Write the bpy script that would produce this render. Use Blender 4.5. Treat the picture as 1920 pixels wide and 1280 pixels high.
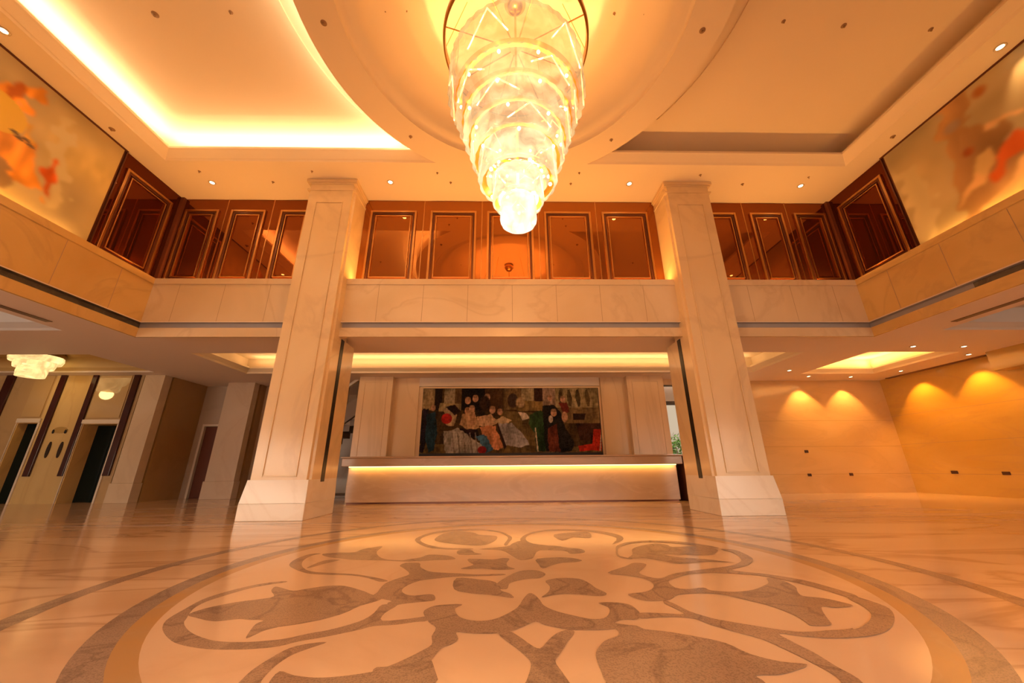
import bpy, bmesh, math, random
import numpy as np
from mathutils import Vector, Matrix
from mathutils.geometry import tessellate_polygon
PI = math.pi
random.seed(4)
rng = np.random.default_rng(7)
for o in list(bpy.data.objects): bpy.data.objects.remove(o)
scn = bpy.context.scene
COL = scn.collection
S = 0.85                                  # model units -> metres (the camera stands 1 unit above the floor)

# ------------------------------------------------------------------ camera
FPX, PITCH, YAW, ROLL, XC = 693.93, .3294, .0220, -.0084, -.2105
def cam_axes():
    f = np.array([0, math.cos(PITCH), math.sin(PITCH)]); u = np.array([0, -math.sin(PITCH), math.cos(PITCH)]); r = np.array([1., 0, 0])
    c, s = math.cos(ROLL), math.sin(ROLL)
    r, u = c * r + s * u, -s * r + c * u
    c, s = math.cos(YAW), math.sin(YAW); Y = np.array([[c, s, 0], [-s, c, 0], [0, 0, 1]])
    return Y @ r, Y @ u, Y @ f
CR, CU, CF = cam_axes()
CO = np.array([XC, 0, 1.])
cd = bpy.data.cameras.new('camera'); cam = bpy.data.objects.new('camera', cd); COL.objects.link(cam)
cd.sensor_width = 36; cd.lens = FPX / 1920 * 36; cd.clip_start = .05; cd.clip_end = 200
cam.matrix_world = Matrix(((CR[0], CU[0], -CF[0], XC * S), (CR[1], CU[1], -CF[1], 0), (CR[2], CU[2], -CF[2], S), (0, 0, 0, 1)))
scn.camera = cam
def ray(u, v): return (u - 960) / FPX * CR + (640 - v) / FPX * CU + CF
def at_z(u, v, z): d = ray(u, v); return CO + d * (z - 1) / d[2]      # where a sight line meets a horizontal plane
def at_y(u, v, y): d = ray(u, v); return CO + d * y / d[1]
def at_x(u, v, x): d = ray(u, v); return CO + d * (x - XC) / d[0]

# ------------------------------------------------------------------ world and colour management
scn.view_settings.view_transform = 'Standard'; scn.view_settings.look = 'None'
scn.view_settings.gamma = 1; scn.view_settings.use_curve_mapping = False
scn.view_settings.exposure = 0.85
W = bpy.data.worlds.new('world'); scn.world = W; W.use_nodes = True
W.node_tree.nodes['Background'].inputs[0].default_value = (1, .78, .55, 1)
W.node_tree.nodes['Background'].inputs[1].default_value = .35

def lamp(name, kind, loc, energy, color, size=.2, sy=None, aim=None, spot=None, blend=.6, spread=None, along=None):
    L = bpy.data.lights.new(name, kind); o = bpy.data.objects.new(name, L); COL.objects.link(o)
    o.location = Vector(loc) * S; L.energy = energy; L.color = color
    if kind == 'AREA':
        L.size = size * S
        if sy: L.shape = 'RECTANGLE'; L.size_y = sy * S
        if spread: L.spread = spread
    elif kind == 'SPOT':
        L.spot_size = spot; L.spot_blend = blend; L.shadow_soft_size = size * S
    else: L.shadow_soft_size = size * S
    if along is not None:                       # strip lamps: the long side (size_y) runs along this axis
        za = -Vector(aim).normalized(); ya = Vector(along); ya = (ya - za * ya.dot(za)).normalized(); xa = ya.cross(za)
        o.rotation_euler = Matrix((xa, ya, za)).transposed().to_euler()
    elif aim is not None:
        o.rotation_euler = Vector(aim).to_track_quat('-Z', 'Y').to_euler()
    return o
COVE = (1, .73, .40)
WARM = (1, .48, .14); WARM2 = (1, .60, .25); AMBER = (1, .50, .12)
YC = 4.55                                   # centre of the hall, under the chandelier
# daylight through the glazed entrance behind the camera
lamp('entrance_daylight', 'AREA', (0, -15, 6.2), 5200, (1, .88, .74), 6, 22, aim=(0, 1, -.3), along=(1, 0, 0))
lamp('left_wing_fill', 'AREA', (-17, -7.6, 2.0), 330, (1, .84, .66), 3, 10, aim=(.1, 1, .35), along=(1, 0, 0))  # added fill lamp that lifts the left wing soffit; no window there
lamp('right_wing_fill', 'AREA', (13, -7.5, 2.0), 90, (1, .84, .66), 3, 4, aim=(0, 1, .25), along=(1, 0, 0))  # added fill lamp, brightens the grey tray of the right wing
# coves above the raised ceiling panels (left bank is lit)
lamp('cove_light', 'AREA', (-9.13, YC, 9.08), 25, COVE, .12, 6.1, aim=(.25, 0, 1), along=(0, 1, 0))
lamp('cove_light', 'AREA', (-6.0, 7.84, 9.08), 25, COVE, .12, 6.0, aim=(0, -.25, 1), along=(1, 0, 0))
lamp('cove_light', 'AREA', (-6.0, 1.26, 9.08), 25, COVE, .12, 6.0, aim=(0, .25, 1), along=(1, 0, 0))
for k in range(5):
    a = PI + (k - 2) * .36
    lamp('ring_cove_light', 'AREA', (4.02 * math.cos(a), YC + 4.02 * math.sin(a), 9.0), 3.2, COVE, .1, 1.35, aim=(.35 * math.cos(a), .35 * math.sin(a), 1), along=(-math.sin(a), math.cos(a), 0))
# amber strips on the parapet shelf in front of the mirrors
for xa, xb in ((-9.3, -5.8), (-4.3, 4.3), (5.8, 9.3)):
    lamp('shelf_light', 'AREA', ((xa + xb) / 2, 9.16, 5.86), 7.0 * (xb - xa), (1, .46, .10), .06, xb - xa, aim=(0, -.35, 1), along=(1, 0, 0))
# chandelier bulbs
for z, r, e in ((4.62, .15, 460), (5.3, .3, 400), (6.2, .5, 50)):
    lamp('chandelier_light', 'POINT', (0, YC, z), e, WARM, r)

# ------------------------------------------------------------------ mesh helpers
class MB:
    def __init__(s): s.v = []; s.f = []; s.m = []
    def add(s, vs, fs, m=0):
        n = len(s.v); s.v += [tuple(p) for p in vs]
        s.f += [tuple(i + n for i in f) for f in fs]; s.m += [m] * len(fs)
    def box(s, x0, x1, y0, y1, z0, z1, m=0):
        x0, x1 = sorted((x0, x1)); y0, y1 = sorted((y0, y1)); z0, z1 = sorted((z0, z1))
        s.add([(x0, y0, z0), (x1, y0, z0), (x1, y1, z0), (x0, y1, z0), (x0, y0, z1), (x1, y0, z1), (x1, y1, z1), (x0, y1, z1)],
              [(3, 2, 1, 0), (4, 5, 6, 7), (0, 1, 5, 4), (1, 2, 6, 5), (2, 3, 7, 6), (3, 0, 4, 7)], m)
    def quad(s, a, b, c, d, m=0): s.add([a, b, c, d], [(0, 1, 2, 3)], m)
    def lathe(s, prof, cx=0, cy=0, n=96, m=0, a0=0, a1=2 * PI, mod=None):
        full = abs(a1 - a0 - 2 * PI) < 1e-6; k = n if full else n + 1; vs = []
        for i in range(k):
            a = a0 + (a1 - a0) * i / n
            for j, (r, z) in enumerate(prof):
                q = r * (mod(a, j) if mod else 1)
                vs.append((cx + q * math.cos(a), cy + q * math.sin(a), z))
        P = len(prof); fs = []
        for i in range(n):
            i2 = (i + 1) % k
            for j in range(P - 1): fs.append((i * P + j, i2 * P + j, i2 * P + j + 1, i * P + j + 1))
        s.add(vs, fs, m)
    def tube(s, pts, r, n=8, m=0):
        pts = [Vector(p) for p in pts]; rings = []
        for i, p in enumerate(pts):
            t = (pts[min(i + 1, len(pts) - 1)] - pts[max(i - 1, 0)]).normalized()
            a = t.cross(Vector((0, 0, 1)) if abs(t.z) < .9 else Vector((1, 0, 0))).normalized(); b = t.cross(a)
            rings.append([p + a * r * math.cos(2 * PI * k / n) + b * r * math.sin(2 * PI * k / n) for k in range(n)])
        vs = [v for R in rings for v in R]; fs = []
        for i in range(len(pts) - 1):
            for k in range(n): fs.append((i * n + k, i * n + (k + 1) % n, (i + 1) * n + (k + 1) % n, (i + 1) * n + k))
        fs.append(tuple(range(n))); fs.append(tuple((len(pts) - 1) * n + k for k in range(n)))
        s.add(vs, fs, m)
    def poly(s, pts, z, m=0, holes=()):
        L = [[Vector((p[0], p[1], z)) for p in q] for q in [pts] + list(holes)]
        vs = [v for q in L for v in q]
        s.add(vs, [tuple(t) for t in tessellate_polygon(L)], m)
    def prism(s, pts, z0, z1, m=0):
        n = len(pts)
        s.add([(x, y, z0) for x, y in pts] + [(x, y, z1) for x, y in pts],
              [tuple(range(n))[::-1], tuple(range(n, 2 * n))] + [(i, (i + 1) % n, n + (i + 1) % n, n + i) for i in range(n)], m)
    def frame(s, x0, x1, z0, z1, y0, y1, w, m=0, ax='y'):
        def B(a, b, c, d):
            if ax == 'y': s.box(a, b, y0, y1, c, d, m)
            else: s.box(y0, y1, a, b, c, d, m)
        B(x0, x0 + w, z0, z1); B(x1 - w, x1, z0, z1); B(x0 + w, x1 - w, z0, z0 + w); B(x0 + w, x1 - w, z1 - w, z1)

ROOT = {}
def obj(name, mb, mats, parent=None, smooth=False, bevel=0, recalc=True):
    base = Vector((0, 0, 0))
    if parent is not None:
        p = parent
        while p.parent is not None: p = p.parent
        base = p.location
    me = bpy.data.meshes.new(name)
    me.from_pydata([Vector(v) * S - base for v in mb.v], [], mb.f); me.update()
    if not isinstance(mats, (list, tuple)): mats = [mats]
    for m in mats: me.materials.append(m)
    if len(mats) > 1: me.polygons.foreach_set('material_index', mb.m)
    if recalc:
        bm = bmesh.new(); bm.from_mesh(me); bmesh.ops.recalc_face_normals(bm, faces=bm.faces); bm.to_mesh(me); bm.free()
    if smooth: me.polygons.foreach_set('use_smooth', [True] * len(me.polygons))
    o = bpy.data.objects.new(name, me); COL.objects.link(o)
    if parent is not None: o.parent = parent
    if bevel:
        b = o.modifiers.new('bevel', 'BEVEL'); b.width = bevel; b.segments = 2; b.limit_method = 'ANGLE'
    return o
def tag(o, label, cat, group=None, kind=None):
    o['label'] = label; o['category'] = cat
    if group: o['group'] = group
    if kind: o['kind'] = kind
    return o
def thing(name, loc, label, cat, group=None):
    o = bpy.data.objects.new(name, None); COL.objects.link(o); o.location = Vector(loc) * S
    o.empty_display_size = .1
    return tag(o, label, cat, group)
def struct(name, mb, mats, smooth=False, recalc=True, parent=None):
    o = obj(name, mb, mats, parent, smooth=smooth, recalc=recalc)
    if parent is None: o['kind'] = 'structure'
    return o
def dup(root, loc, label, group=None):
    r = root.copy(); COL.objects.link(r); r.location = Vector(loc) * S; r['label'] = label
    if group: r['group'] = group
    for ch in list(root.children):
        c = ch.copy(); COL.objects.link(c); c.parent = r
        for g in list(ch.children):
            d = g.copy(); COL.objects.link(d); d.parent = c
    return r

# ------------------------------------------------------------------ materials
def M(name, col, rough=.5, metal=0, spec=.5, emit=None, es=0, coat=0):
    m = bpy.data.materials.new(name); m.use_nodes = True; b = m.node_tree.nodes['Principled BSDF']
    b.inputs['Base Color'].default_value = (*col, 1); b.inputs['Roughness'].default_value = rough
    b.inputs['Metallic'].default_value = metal; b.inputs['Specular IOR Level'].default_value = spec
    if coat: b.inputs['Coat Weight'].default_value = coat
    if emit: b.inputs['Emission Color'].default_value = (*emit, 1); b.inputs['Emission Strength'].default_value = es
    return m
def marble(name, c1, c2, vein, scale=1.0, rough=.22, stretch=(1, 1, 1), vein_amt=.2, speck=0, spec=.5, bump=0):
    m = M(name, c1, rough, spec=spec); nt = m.node_tree; N = nt.nodes.new; lk = nt.links.new
    b = nt.nodes['Principled BSDF']
    tc = N('ShaderNodeTexCoord'); mp = N('ShaderNodeMapping'); mp.inputs['Scale'].default_value = [scale * q for q in stretch]
    lk(tc.outputs['Object'], mp.inputs[0])
    n1 = N('ShaderNodeTexNoise'); n1.inputs['Scale'].default_value = 1.1; n1.inputs['Detail'].default_value = 5; n1.inputs['Distortion'].default_value = .8
    lk(mp.outputs[0], n1.inputs['Vector'])
    r1 = N('ShaderNodeValToRGB'); r1.color_ramp.elements[0].position = .32; r1.color_ramp.elements[1].position = .68
    r1.color_ramp.elements[0].color = (*c1, 1); r1.color_ramp.elements[1].color = (*c2, 1); lk(n1.outputs['Fac'], r1.inputs[0])
    n2 = N('ShaderNodeTexNoise'); n2.inputs['Scale'].default_value = 1.1; n2.inputs['Detail'].default_value = 9; n2.inputs['Distortion'].default_value = .9
    lk(mp.outputs[0], n2.inputs['Vector'])
    r2 = N('ShaderNodeValToRGB'); e = r2.color_ramp.elements
    e[0].position = .47; e[0].color = (0, 0, 0, 1); e[1].position = .5; e[1].color = (vein_amt,) * 3 + (1,)
    q = e.new(.53); q.color = (0, 0, 0, 1)
    lk(n2.outputs['Fac'], r2.inputs[0])
    mx = N('ShaderNodeMix'); mx.data_type = 'RGBA'; lk(r2.outputs[0], mx.inputs[0]); lk(r1.outputs[0], mx.inputs[6]); mx.inputs[7].default_value = (*vein, 1)
    out = mx.outputs[2]
    if speck:
        n3 = N('ShaderNodeTexNoise'); n3.inputs['Scale'].default_value = 130; n3.inputs['Detail'].default_value = 2; lk(tc.outputs['Object'], n3.inputs['Vector'])
        r3 = N('ShaderNodeValToRGB'); r3.color_ramp.elements[0].position = .42; r3.color_ramp.elements[1].position = .5
        r3.color_ramp.elements[0].color = (1 - speck,) * 3 + (1,); r3.color_ramp.elements[1].color = (1, 1, 1, 1)
        lk(n3.outputs['Fac'], r3.inputs[0])
        m2 = N('ShaderNodeMix'); m2.data_type = 'RGBA'; m2.blend_type = 'MULTIPLY'; m2.inputs[0].default_value = 1
        lk(out, m2.inputs[6]); lk(r3.outputs[0], m2.inputs[7]); out = m2.outputs[2]
    lk(out, b.inputs['Base Color'])
    return m
CREAM = marble('cream_marble', (.78, .62, .43), (.68, .51, .32), (.42, .27, .15), .45, .22)
PIER = marble('pier_marble', (.83, .64, .40), (.76, .56, .33), (.55, .38, .24), .4, .2, vein_amt=.25)
PLINTH = marble('plinth_marble_daylit', (.84, .74, .62), (.80, .69, .56), (.6, .45, .3), .5, .18, vein_amt=.2)  # whiter than the pier: entrance daylight is put into the stone colour
TAN = marble('tan_marble', (.74, .49, .20), (.66, .41, .14), (.38, .22, .1), .5, .2)
WALLTAN = marble('ochre_marble', (.68, .43, .12), (.60, .36, .09), (.5, .3, .13), .35, .16, stretch=(1, 1, 3), vein_amt=.2)
BROWNST = marble('brown_marble', (.42, .27, .15), (.36, .22, .11), (.25, .14, .07), .5, .3)
DESKST = marble('desk_onyx', (.52, .36, .24), (.44, .29, .18), (.64, .45, .3), .6, .2, stretch=(1, 1, 3))
PLASTER = M('ceiling_paint', (.84, .70, .55), .75, spec=.2)
SOFFIT = M('soffit_paint', (.84, .70, .60), .7, spec=.2)
SLOTGREY = M('grey_slot_metal', (.42, .38, .38), .5)
GRILLE = marble('dark_grille', (.16, .13, .09), (.10, .08, .06), (.3, .25, .2), 3, .5)
F_BASE = marble('floor_cream', (.76, .56, .40), (.62, .42, .27), (.36, .21, .12), .7, .13, stretch=(.4, 1.7, 1), vein_amt=.55)
F_LIGHT = marble('floor_light_inlay', (.76, .56, .40), (.70, .49, .33), (.55, .36, .22), .5, .13, vein_amt=.2)
F_DARK = marble('floor_brown_inlay', (.45, .31, .22), (.36, .24, .17), (.18, .11, .08), 1.5, .2, vein_amt=.5, speck=.25)
F_AMBER = marble('floor_amber_inlay', (.54, .31, .12), (.44, .30, .18), (.6, .42, .25), 1.2, .2)
F_GREY = marble('floor_grey_inlay', (.42, .31, .24), (.34, .24, .19), (.22, .15, .11), 1.5, .2, vein_amt=.5, speck=.25)
GOLD = M('gold_metal', (.85, .52, .18), .25, 1)
BRONZE = M('bronze_trim', (.60, .33, .13), .32, 1)
DKBRONZE = M('dark_trim', (.14, .05, .03), .3, .6)
def mirror(name, col, dif, f):
    m = bpy.data.materials.new(name); m.use_nodes = True; nt = m.node_tree; nt.nodes.clear(); N = nt.nodes.new; lk = nt.links.new
    o = N('ShaderNodeOutputMaterial'); g = N('ShaderNodeBsdfGlossy'); g.inputs['Color'].default_value = (*col, 1); g.inputs['Roughness'].default_value = .02
    d = N('ShaderNodeBsdfDiffuse'); d.inputs['Color'].default_value = (*dif, 1); x = N('ShaderNodeMixShader'); x.inputs[0].default_value = f
    lk(d.outputs[0], x.inputs[1]); lk(g.outputs[0], x.inputs[2]); lk(x.outputs[0], o.inputs[0]); return m
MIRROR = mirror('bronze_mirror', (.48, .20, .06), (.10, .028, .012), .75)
MIRROR_D = mirror('bronze_mirror_dimmed', (.40, .14, .045), (.08, .022, .01), .6)  # same mirror for the outer bays, dark reflections put into its tint
MIRROR_DD = mirror('bronze_mirror_dimmest', (.26, .075, .028), (.05, .012, .006), .5)  # same mirror on the side walls, reflection darkened further by colour
BLACK = M('black_gap', (.008, .006, .005), .4)
MAROON = M('maroon_lacquer', (.05, .012, .010), .12, spec=.4)
DKGREEN = M('dark_green_door', (.002, .007, .006), .15, spec=.2)
REDWOOD = M('red_brown_door', (.14, .035, .015), .35)
WHITEPAINT = M('cream_trim_paint', (.72, .60, .48), .5)
WOODBEIGE = marble('beige_stone', (.74, .53, .33), (.68, .47, .28), (.45, .28, .17), .6, .25, stretch=(2, 2, .3))
CREAMGLASS = M('cream_gloss_panel', (.55, .36, .16), .06, coat=1)
DEVICE = M('brown_ceiling_fitting', (.34, .20, .11), .5)
def emis(name, col, st):
    m = bpy.data.materials.new(name); m.use_nodes = True; nt = m.node_tree; nt.nodes.clear()
    o = nt.nodes.new('ShaderNodeOutputMaterial'); e = nt.nodes.new('ShaderNodeEmission'); e.inputs[0].default_value = (*col, 1); e.inputs[1].default_value = st
    nt.links.new(e.outputs[0], o.inputs[0]); return m
LENS = emis('lit_lens', (1, .75, .42), 10)
BULB = emis('lit_bulb', (1, .72, .36), 22)
STRIP = emis('led_strip', (1, .58, .2), 3)
def crystal(name, col, es, tr):
    m = bpy.data.materials.new(name); m.use_nodes = True; nt = m.node_tree; nt.nodes.clear(); N = nt.nodes.new; lk = nt.links.new
    o = N('ShaderNodeOutputMaterial'); e = N('ShaderNodeEmission'); t = N('ShaderNodeBsdfTransparent'); t.inputs[0].default_value = (1, .86, .6, 1)
    g = N('ShaderNodeBsdfGlossy'); g.inputs[0].default_value = (1, .85, .6, 1); g.inputs['Roughness'].default_value = .12
    tc = N('ShaderNodeTexCoord'); n = N('ShaderNodeTexNoise'); n.inputs['Scale'].default_value = 2.6; n.inputs['Detail'].default_value = 4; n.inputs['Distortion'].default_value = 1.2
    lk(tc.outputs['Object'], n.inputs['Vector'])
    r = N('ShaderNodeMapRange'); r.inputs[1].default_value = .38; r.inputs[2].default_value = .66; r.inputs[3].default_value = es * .7; r.inputs[4].default_value = es * 1.5
    lk(n.outputs['Fac'], r.inputs[0]); lk(r.outputs[0], e.inputs[1]); e.inputs[0].default_value = (*col, 1)
    a = N('ShaderNodeMixShader'); a.inputs[0].default_value = .08; lk(e.outputs[0], a.inputs[1]); lk(g.outputs[0], a.inputs[2])
    b = N('ShaderNodeMixShader'); b.inputs[0].default_value = tr; lk(a.outputs[0], b.inputs[1]); lk(t.outputs[0], b.inputs[2])
    lk(b.outputs[0], o.inputs[0]); return m
def painted(name, rough=.35, em=0):
    m = M(name, (.5, .5, .5), rough, spec=.15); nt = m.node_tree
    a = nt.nodes.new('ShaderNodeAttribute'); a.attribute_name = 'paint'
    nt.links.new(a.outputs['Color'], nt.nodes['Principled BSDF'].inputs['Base Color']); return m

# ------------------------------------------------------------------ floor with stone inlay
def ang_pts(r, a0, a1, n): return [(r * math.cos(a0 + (a1 - a0) * i / n), YC + r * math.sin(a0 + (a1 - a0) * i / n)) for i in range(n + 1)]
mb = MB()
mb.poly([(-26, -9), (20, -9), (20, 24), (-26, 24)], 0, 0)
lay = [0]
def inlay(pts, m, holes=()):
    lay[0] += 1; mb.poly(pts, .0012 * 1 + .00012 * lay[0], m, holes)
def circle(r, n=128): return ang_pts(r, 0, 2 * PI * (n - 1) / n, n - 1)
def band(r0, r1, m, n=128):
    lay[0] += 1; mb.lathe([(r0, .0012 + .00012 * lay[0]), (r1, .0012 + .00012 * lay[0])], 0, YC, n, m)
band(3.88, 4.04, 4); inlay(circle(3.3), 4); band(3.0, 3.13, 3); inlay(circle(3.0), 1)
R = math.radians
SPANS = [(-90, -54), (-54, -11), (-11, 40), (40, 90)]
SPANS = [(R(a), R(b), 1) for a, b in SPANS] + [(PI - R(b), PI - R(a), -1) for a, b in SPANS]
def lp(a0, a1, sg, pts, skew=0):
    out = []
    for r, t in pts:
        t = t * sg; mid = (a0 + a1) / 2; h = (a1 - a0) / 2; a = mid + h * t
        out.append((r * math.cos(a), YC + r * math.sin(a)))
    return out if sg > 0 else out[::-1]
def smooth_loop(pts, k=6):
    n = len(pts); out = []
    for i in range(n):
        p0, p1, p2, p3 = (np.array(pts[(i + j - 1) % n], float) for j in range(4))
        for q in range(k):
            t = q / k
            out.append(tuple(.5 * ((2 * p1) + (-p0 + p2) * t + (2 * p0 - 5 * p1 + 4 * p2 - p3) * t * t + (-p0 + 3 * p1 - 3 * p2 + p3) * t ** 3)))
    return out
# the medallion inside the rings: brown stone shapes let into the cream disc, given as outlines on the floor
def shape(x0, txt):
    q = [tuple(float(c) for c in t.split(',')) for t in txt.split()]
    L = []
    for a, b in q:
        p = at_z(x0 + a / 3.84, 980 + b / 3.84, 0); L.append((p[0], p[1]))
    inlay(smooth_loop(L, 3), 2)
def shape_px(txt):
    inlay(smooth_loop([tuple(at_z(*[float(c) for c in t.split(',')], 0)[:2]) for t in txt.split()], 3), 2)
for x0, t in (
    (300, '60,690 20,740 25,790 80,850 170,885 330,910 500,915 680,910 860,890 1000,855 1150,830 1300,800 1440,770 1540,745 1700,735 1840,715 1920,708 1920,675 1800,690 1600,705 1620,650 1710,592 1600,590 1540,650 1460,700 1340,740 1200,775 1060,800 900,835 760,850 600,860 430,855 330,835 240,800 190,760 172,720 190,690 240,620 330,570 450,530 620,480 760,450 900,430 900,420 750,435 600,465 430,510 300,555 180,620'),
    (300, '200,665 280,630 400,600 560,570 720,550 820,530 800,490 830,460 880,470 960,490 1060,475 1200,455 1330,455 1460,490 1520,515 1600,540 1560,565 1440,600 1330,650 1200,690 1060,720 900,745 760,755 740,705 640,700 560,695 420,710 340,705 260,685'),
    (300, '620,835 640,790 690,730 760,708 830,735 870,745 760,775 700,800'),
    (300, '930,300 960,330 1060,365 1200,375 1380,380 1500,400 1580,425 1640,420 1600,405 1500,385 1380,368 1200,360 1090,350 1040,330 1020,300 1040,265 1100,235 1160,222 1080,225 980,260'),
    (300, '1170,225 1280,215 1400,212 1460,190 1580,170 1600,175 1560,210 1580,245 1640,265 1760,270 1860,265 1920,240 1920,262 1800,280 1600,272 1400,268 1300,258 1200,245'),
    (300, '1060,322 1180,272 1300,267 1180,297 1090,322'),
    (300, '540,1200 600,1120 680,1050 790,980 930,905 1080,870 1200,862 1080,905 960,950 860,1010 790,1070 730,1140 700,1200'),
    (300, '780,1160 860,1072 960,1100 1120,1118 1300,1108 1500,1080 1700,1035 1860,970 1920,930 1920,1240 780,1240'),
    (700, '30,500 60,460 100,430 180,400 260,370 220,330 190,310 230,290 330,290 340,320 400,350 500,360 620,365 740,373 930,368 930,380 720,387 580,390 430,405 330,420 250,450 205,485 230,515 300,525 400,515 440,525 440,560 360,570 260,580 190,590 130,600 100,580 130,565 60,550 0,540 0,522'),
    (700, '220,270 340,250 400,230 520,235 580,250 580,265 450,270 330,277'),
    (700, '610,200 700,195 730,215 780,228 620,232'),
    (700, '960,170 1000,150 1060,130 1120,150 1160,165 1300,165 1400,180 1500,190 1520,215 1420,225 1380,205 1200,200 1160,240 1140,260 1060,270 1000,240 920,200 760,190'),
    (700, '300,130 330,100 420,70 560,50 750,45 900,60 970,85 1000,110 980,140 960,165 940,155 970,110 930,80 850,62 740,55 560,62 440,80 360,105 340,130 400,160 520,182 700,185 700,193 520,192 380,175'),
    (700, '440,120 500,80 600,62 720,70 760,85 880,95 890,115 860,140 780,165 650,160 560,150 480,140'),
    (700, '1060,130 1080,95 1150,65 1270,48 1450,45 1620,58 1760,85 1800,110 1780,135 1720,155 1750,110 1620,75 1450,58 1270,58 1170,72 1110,95 1100,125 1150,150 1260,165 1160,166'),
    (700, '1300,85 1500,65 1560,75 1560,110 1440,105 1360,130'),
    (700, '690,260 860,265 930,255 980,260 960,290 970,315 1020,335 900,340 780,330 680,335 630,330 720,305 690,285'),
    (700, '1180,260 1380,250 1500,270 1460,285 1360,290 1280,310 1220,330 1190,300'),
    (700, '900,430 1000,370 1080,345 1180,345 1240,370 1200,400 1120,405 1040,420 980,440 960,480 880,470'),
    (700, '600,400 760,410 880,430 920,490 980,510 1010,545 900,530 820,520 700,510 580,480'),
    (700, '1240,420 1340,400 1480,405 1560,440 1600,470 1680,510 1640,530 1500,520 1380,515 1290,525 1210,540 1260,500 1270,460'),
    (700, '360,650 400,615 480,595 640,590 590,620 600,660 640,690 740,710 860,700 960,660 1040,610 1080,550 1120,510 1160,520 1200,560 1230,600 1320,640 1440,670 1560,695 1660,690 1700,650 1690,610 1620,580 1720,575 1840,590 1900,630 1920,660 1900,700 1800,700 1740,725 1860,745 1700,770 1560,775 1400,770 1240,740 1170,715 1080,750 1000,780 880,800 720,800 600,790 610,840 560,880 500,900 440,960 400,1020 383,1090 380,1240 0,1240 0,1060 100,1040 220,990 340,930 420,880 420,820 450,760 400,720'),
    (700, '900,800 980,785 1060,830 1130,880 1200,910 1260,850 1320,800 1400,775 1450,790 1400,860 1350,940 1310,1000 1360,1080 1430,1180 1470,1240 1060,1240 1100,1150 1130,1060 1130,1000 1060,930 980,870'),
    (1100, '70,980 75,920 130,855 220,820 230,790 210,760 260,740 360,745 420,770 560,785 800,825 1000,870 1180,950 1400,1005 1590,1025 1500,1070 1380,1100 1220,1105 1290,1160 1250,1250 220,1250 140,1150 100,1060'),
    (1100, '560,560 640,590 740,640 900,690 1060,720 1240,750 1400,775 1560,790 1740,780 1880,770 1920,765 1920,830 1700,830 1540,820 1380,800 1500,870 1640,940 1800,1040 1960,1130 2060,1250 1960,1250 1860,1180 1780,1100 1600,1000 1440,920 1260,840 1080,790 900,740 760,690 560,680 390,690 380,652 560,655 700,660 640,620 560,582'),
    (1100, '150,362 280,315 340,290 430,300 400,340 380,365 460,395 540,400 620,370 740,350 900,330 1040,310 1110,280 1100,250 1050,215 960,190 1060,195 1160,235 1200,270 1150,310 1040,340 1180,360 1320,375 1560,415 1800,480 1940,525 1940,555 1740,495 1540,440 1300,390 1100,370 900,362 740,372 640,400 590,425 640,470 740,480 840,470 900,490 1060,500 1200,485 1290,450 1310,430 1300,400 1400,415 1500,460 1520,500 1560,530 1700,545 1820,570 1920,600 1800,615 1700,605 1700,640 1740,700 1760,740 1620,745 1580,720 1480,660 1320,600 1160,560 980,520 820,510 660,520 600,555 500,565 400,560 340,540 300,515 420,500 480,470 470,430 400,400 280,380'),
    (1100, '330,230 330,190 400,165 500,150 580,160 620,175 800,170 930,190 940,210 880,235 700,230 560,225 620,245 860,265 1080,290 900,280 760,290 640,295 540,275 420,255 300,258'),
    (1100, '210,200 220,165 300,140 450,128 650,135 850,160 960,185 850,175 650,150 450,140 320,150 240,175 225,205 240,240 330,260 300,262 220,240')):
    shape(x0, t)
shape_px('1600,1118 1640,1130 1668,1142 1678,1160 1668,1180 1640,1192 1590,1197 1530,1196 1540,1184 1600,1181 1622,1172 1634,1158 1630,1146 1615,1135 1590,1122')
z = .002
mb.box(-9.3, 9.3, 8.10, 8.16, 0, z, 4); mb.box(-9.36, -9.3, .9, 8.16, 0, z, 4); mb.box(9.3, 9.36, .9, 8.16, 0, z, 4)
floor = struct('floor', mb, [F_BASE, F_LIGHT, F_DARK, F_AMBER, F_GREY], recalc=False)

# ------------------------------------------------------------------ main ceiling with ring, dome and raised panels
ZF, ZS0, ZS1, ZT, ZC = 4.19, 4.43, 4.585, 5.82, 8.77
ZU = 4.35
XW, YW, XG, YG = 9.46, 8.93, 9.90, 9.40
YB = 2 * YC - YW; YGB = 2 * YC - YG            # the mirror-image rear edge of the hall
RO, RI = 3.91, 3.20
def recess(sx, xo, yo, R_, n=28):
    """outline of a raised panel: rectangle to the hall side, bitten by the circle (listed along the outside then back along the arc)"""
    a = math.asin(yo / R_); out = [(sx * R_ * math.cos(a), YC + yo), (sx * xo, YC + yo), (sx * xo, YC - yo), (sx * R_ * math.cos(a), YC - yo)]
    arc = [(sx * R_ * math.cos(-a + 2 * a * i / n), YC + R_ * math.sin(-a + 2 * a * i / n)) for i in range(1, n)]
    return out, arc
XO, YO, XL, YL = 9.17, 3.34, 8.93, 3.10
mb = MB()
holes = []
for sx in (-1, 1):
    o_, arc = recess(sx, XO, YO, RO); holes.append(o_ + arc)
XE, YE0, YE1 = XG + .1, YGB - .1, YG + .1
mb.poly([(-XE, YE0), (XE, YE0), (XE, YE1), (-XE, YE1)], ZC, 0, holes + [ang_pts(RI, 0, 2 * PI * 95 / 96, 95)])
struct('ceiling', mb, PLASTER, recalc=False)
ZL, ZP = 8.95, 9.42
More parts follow.
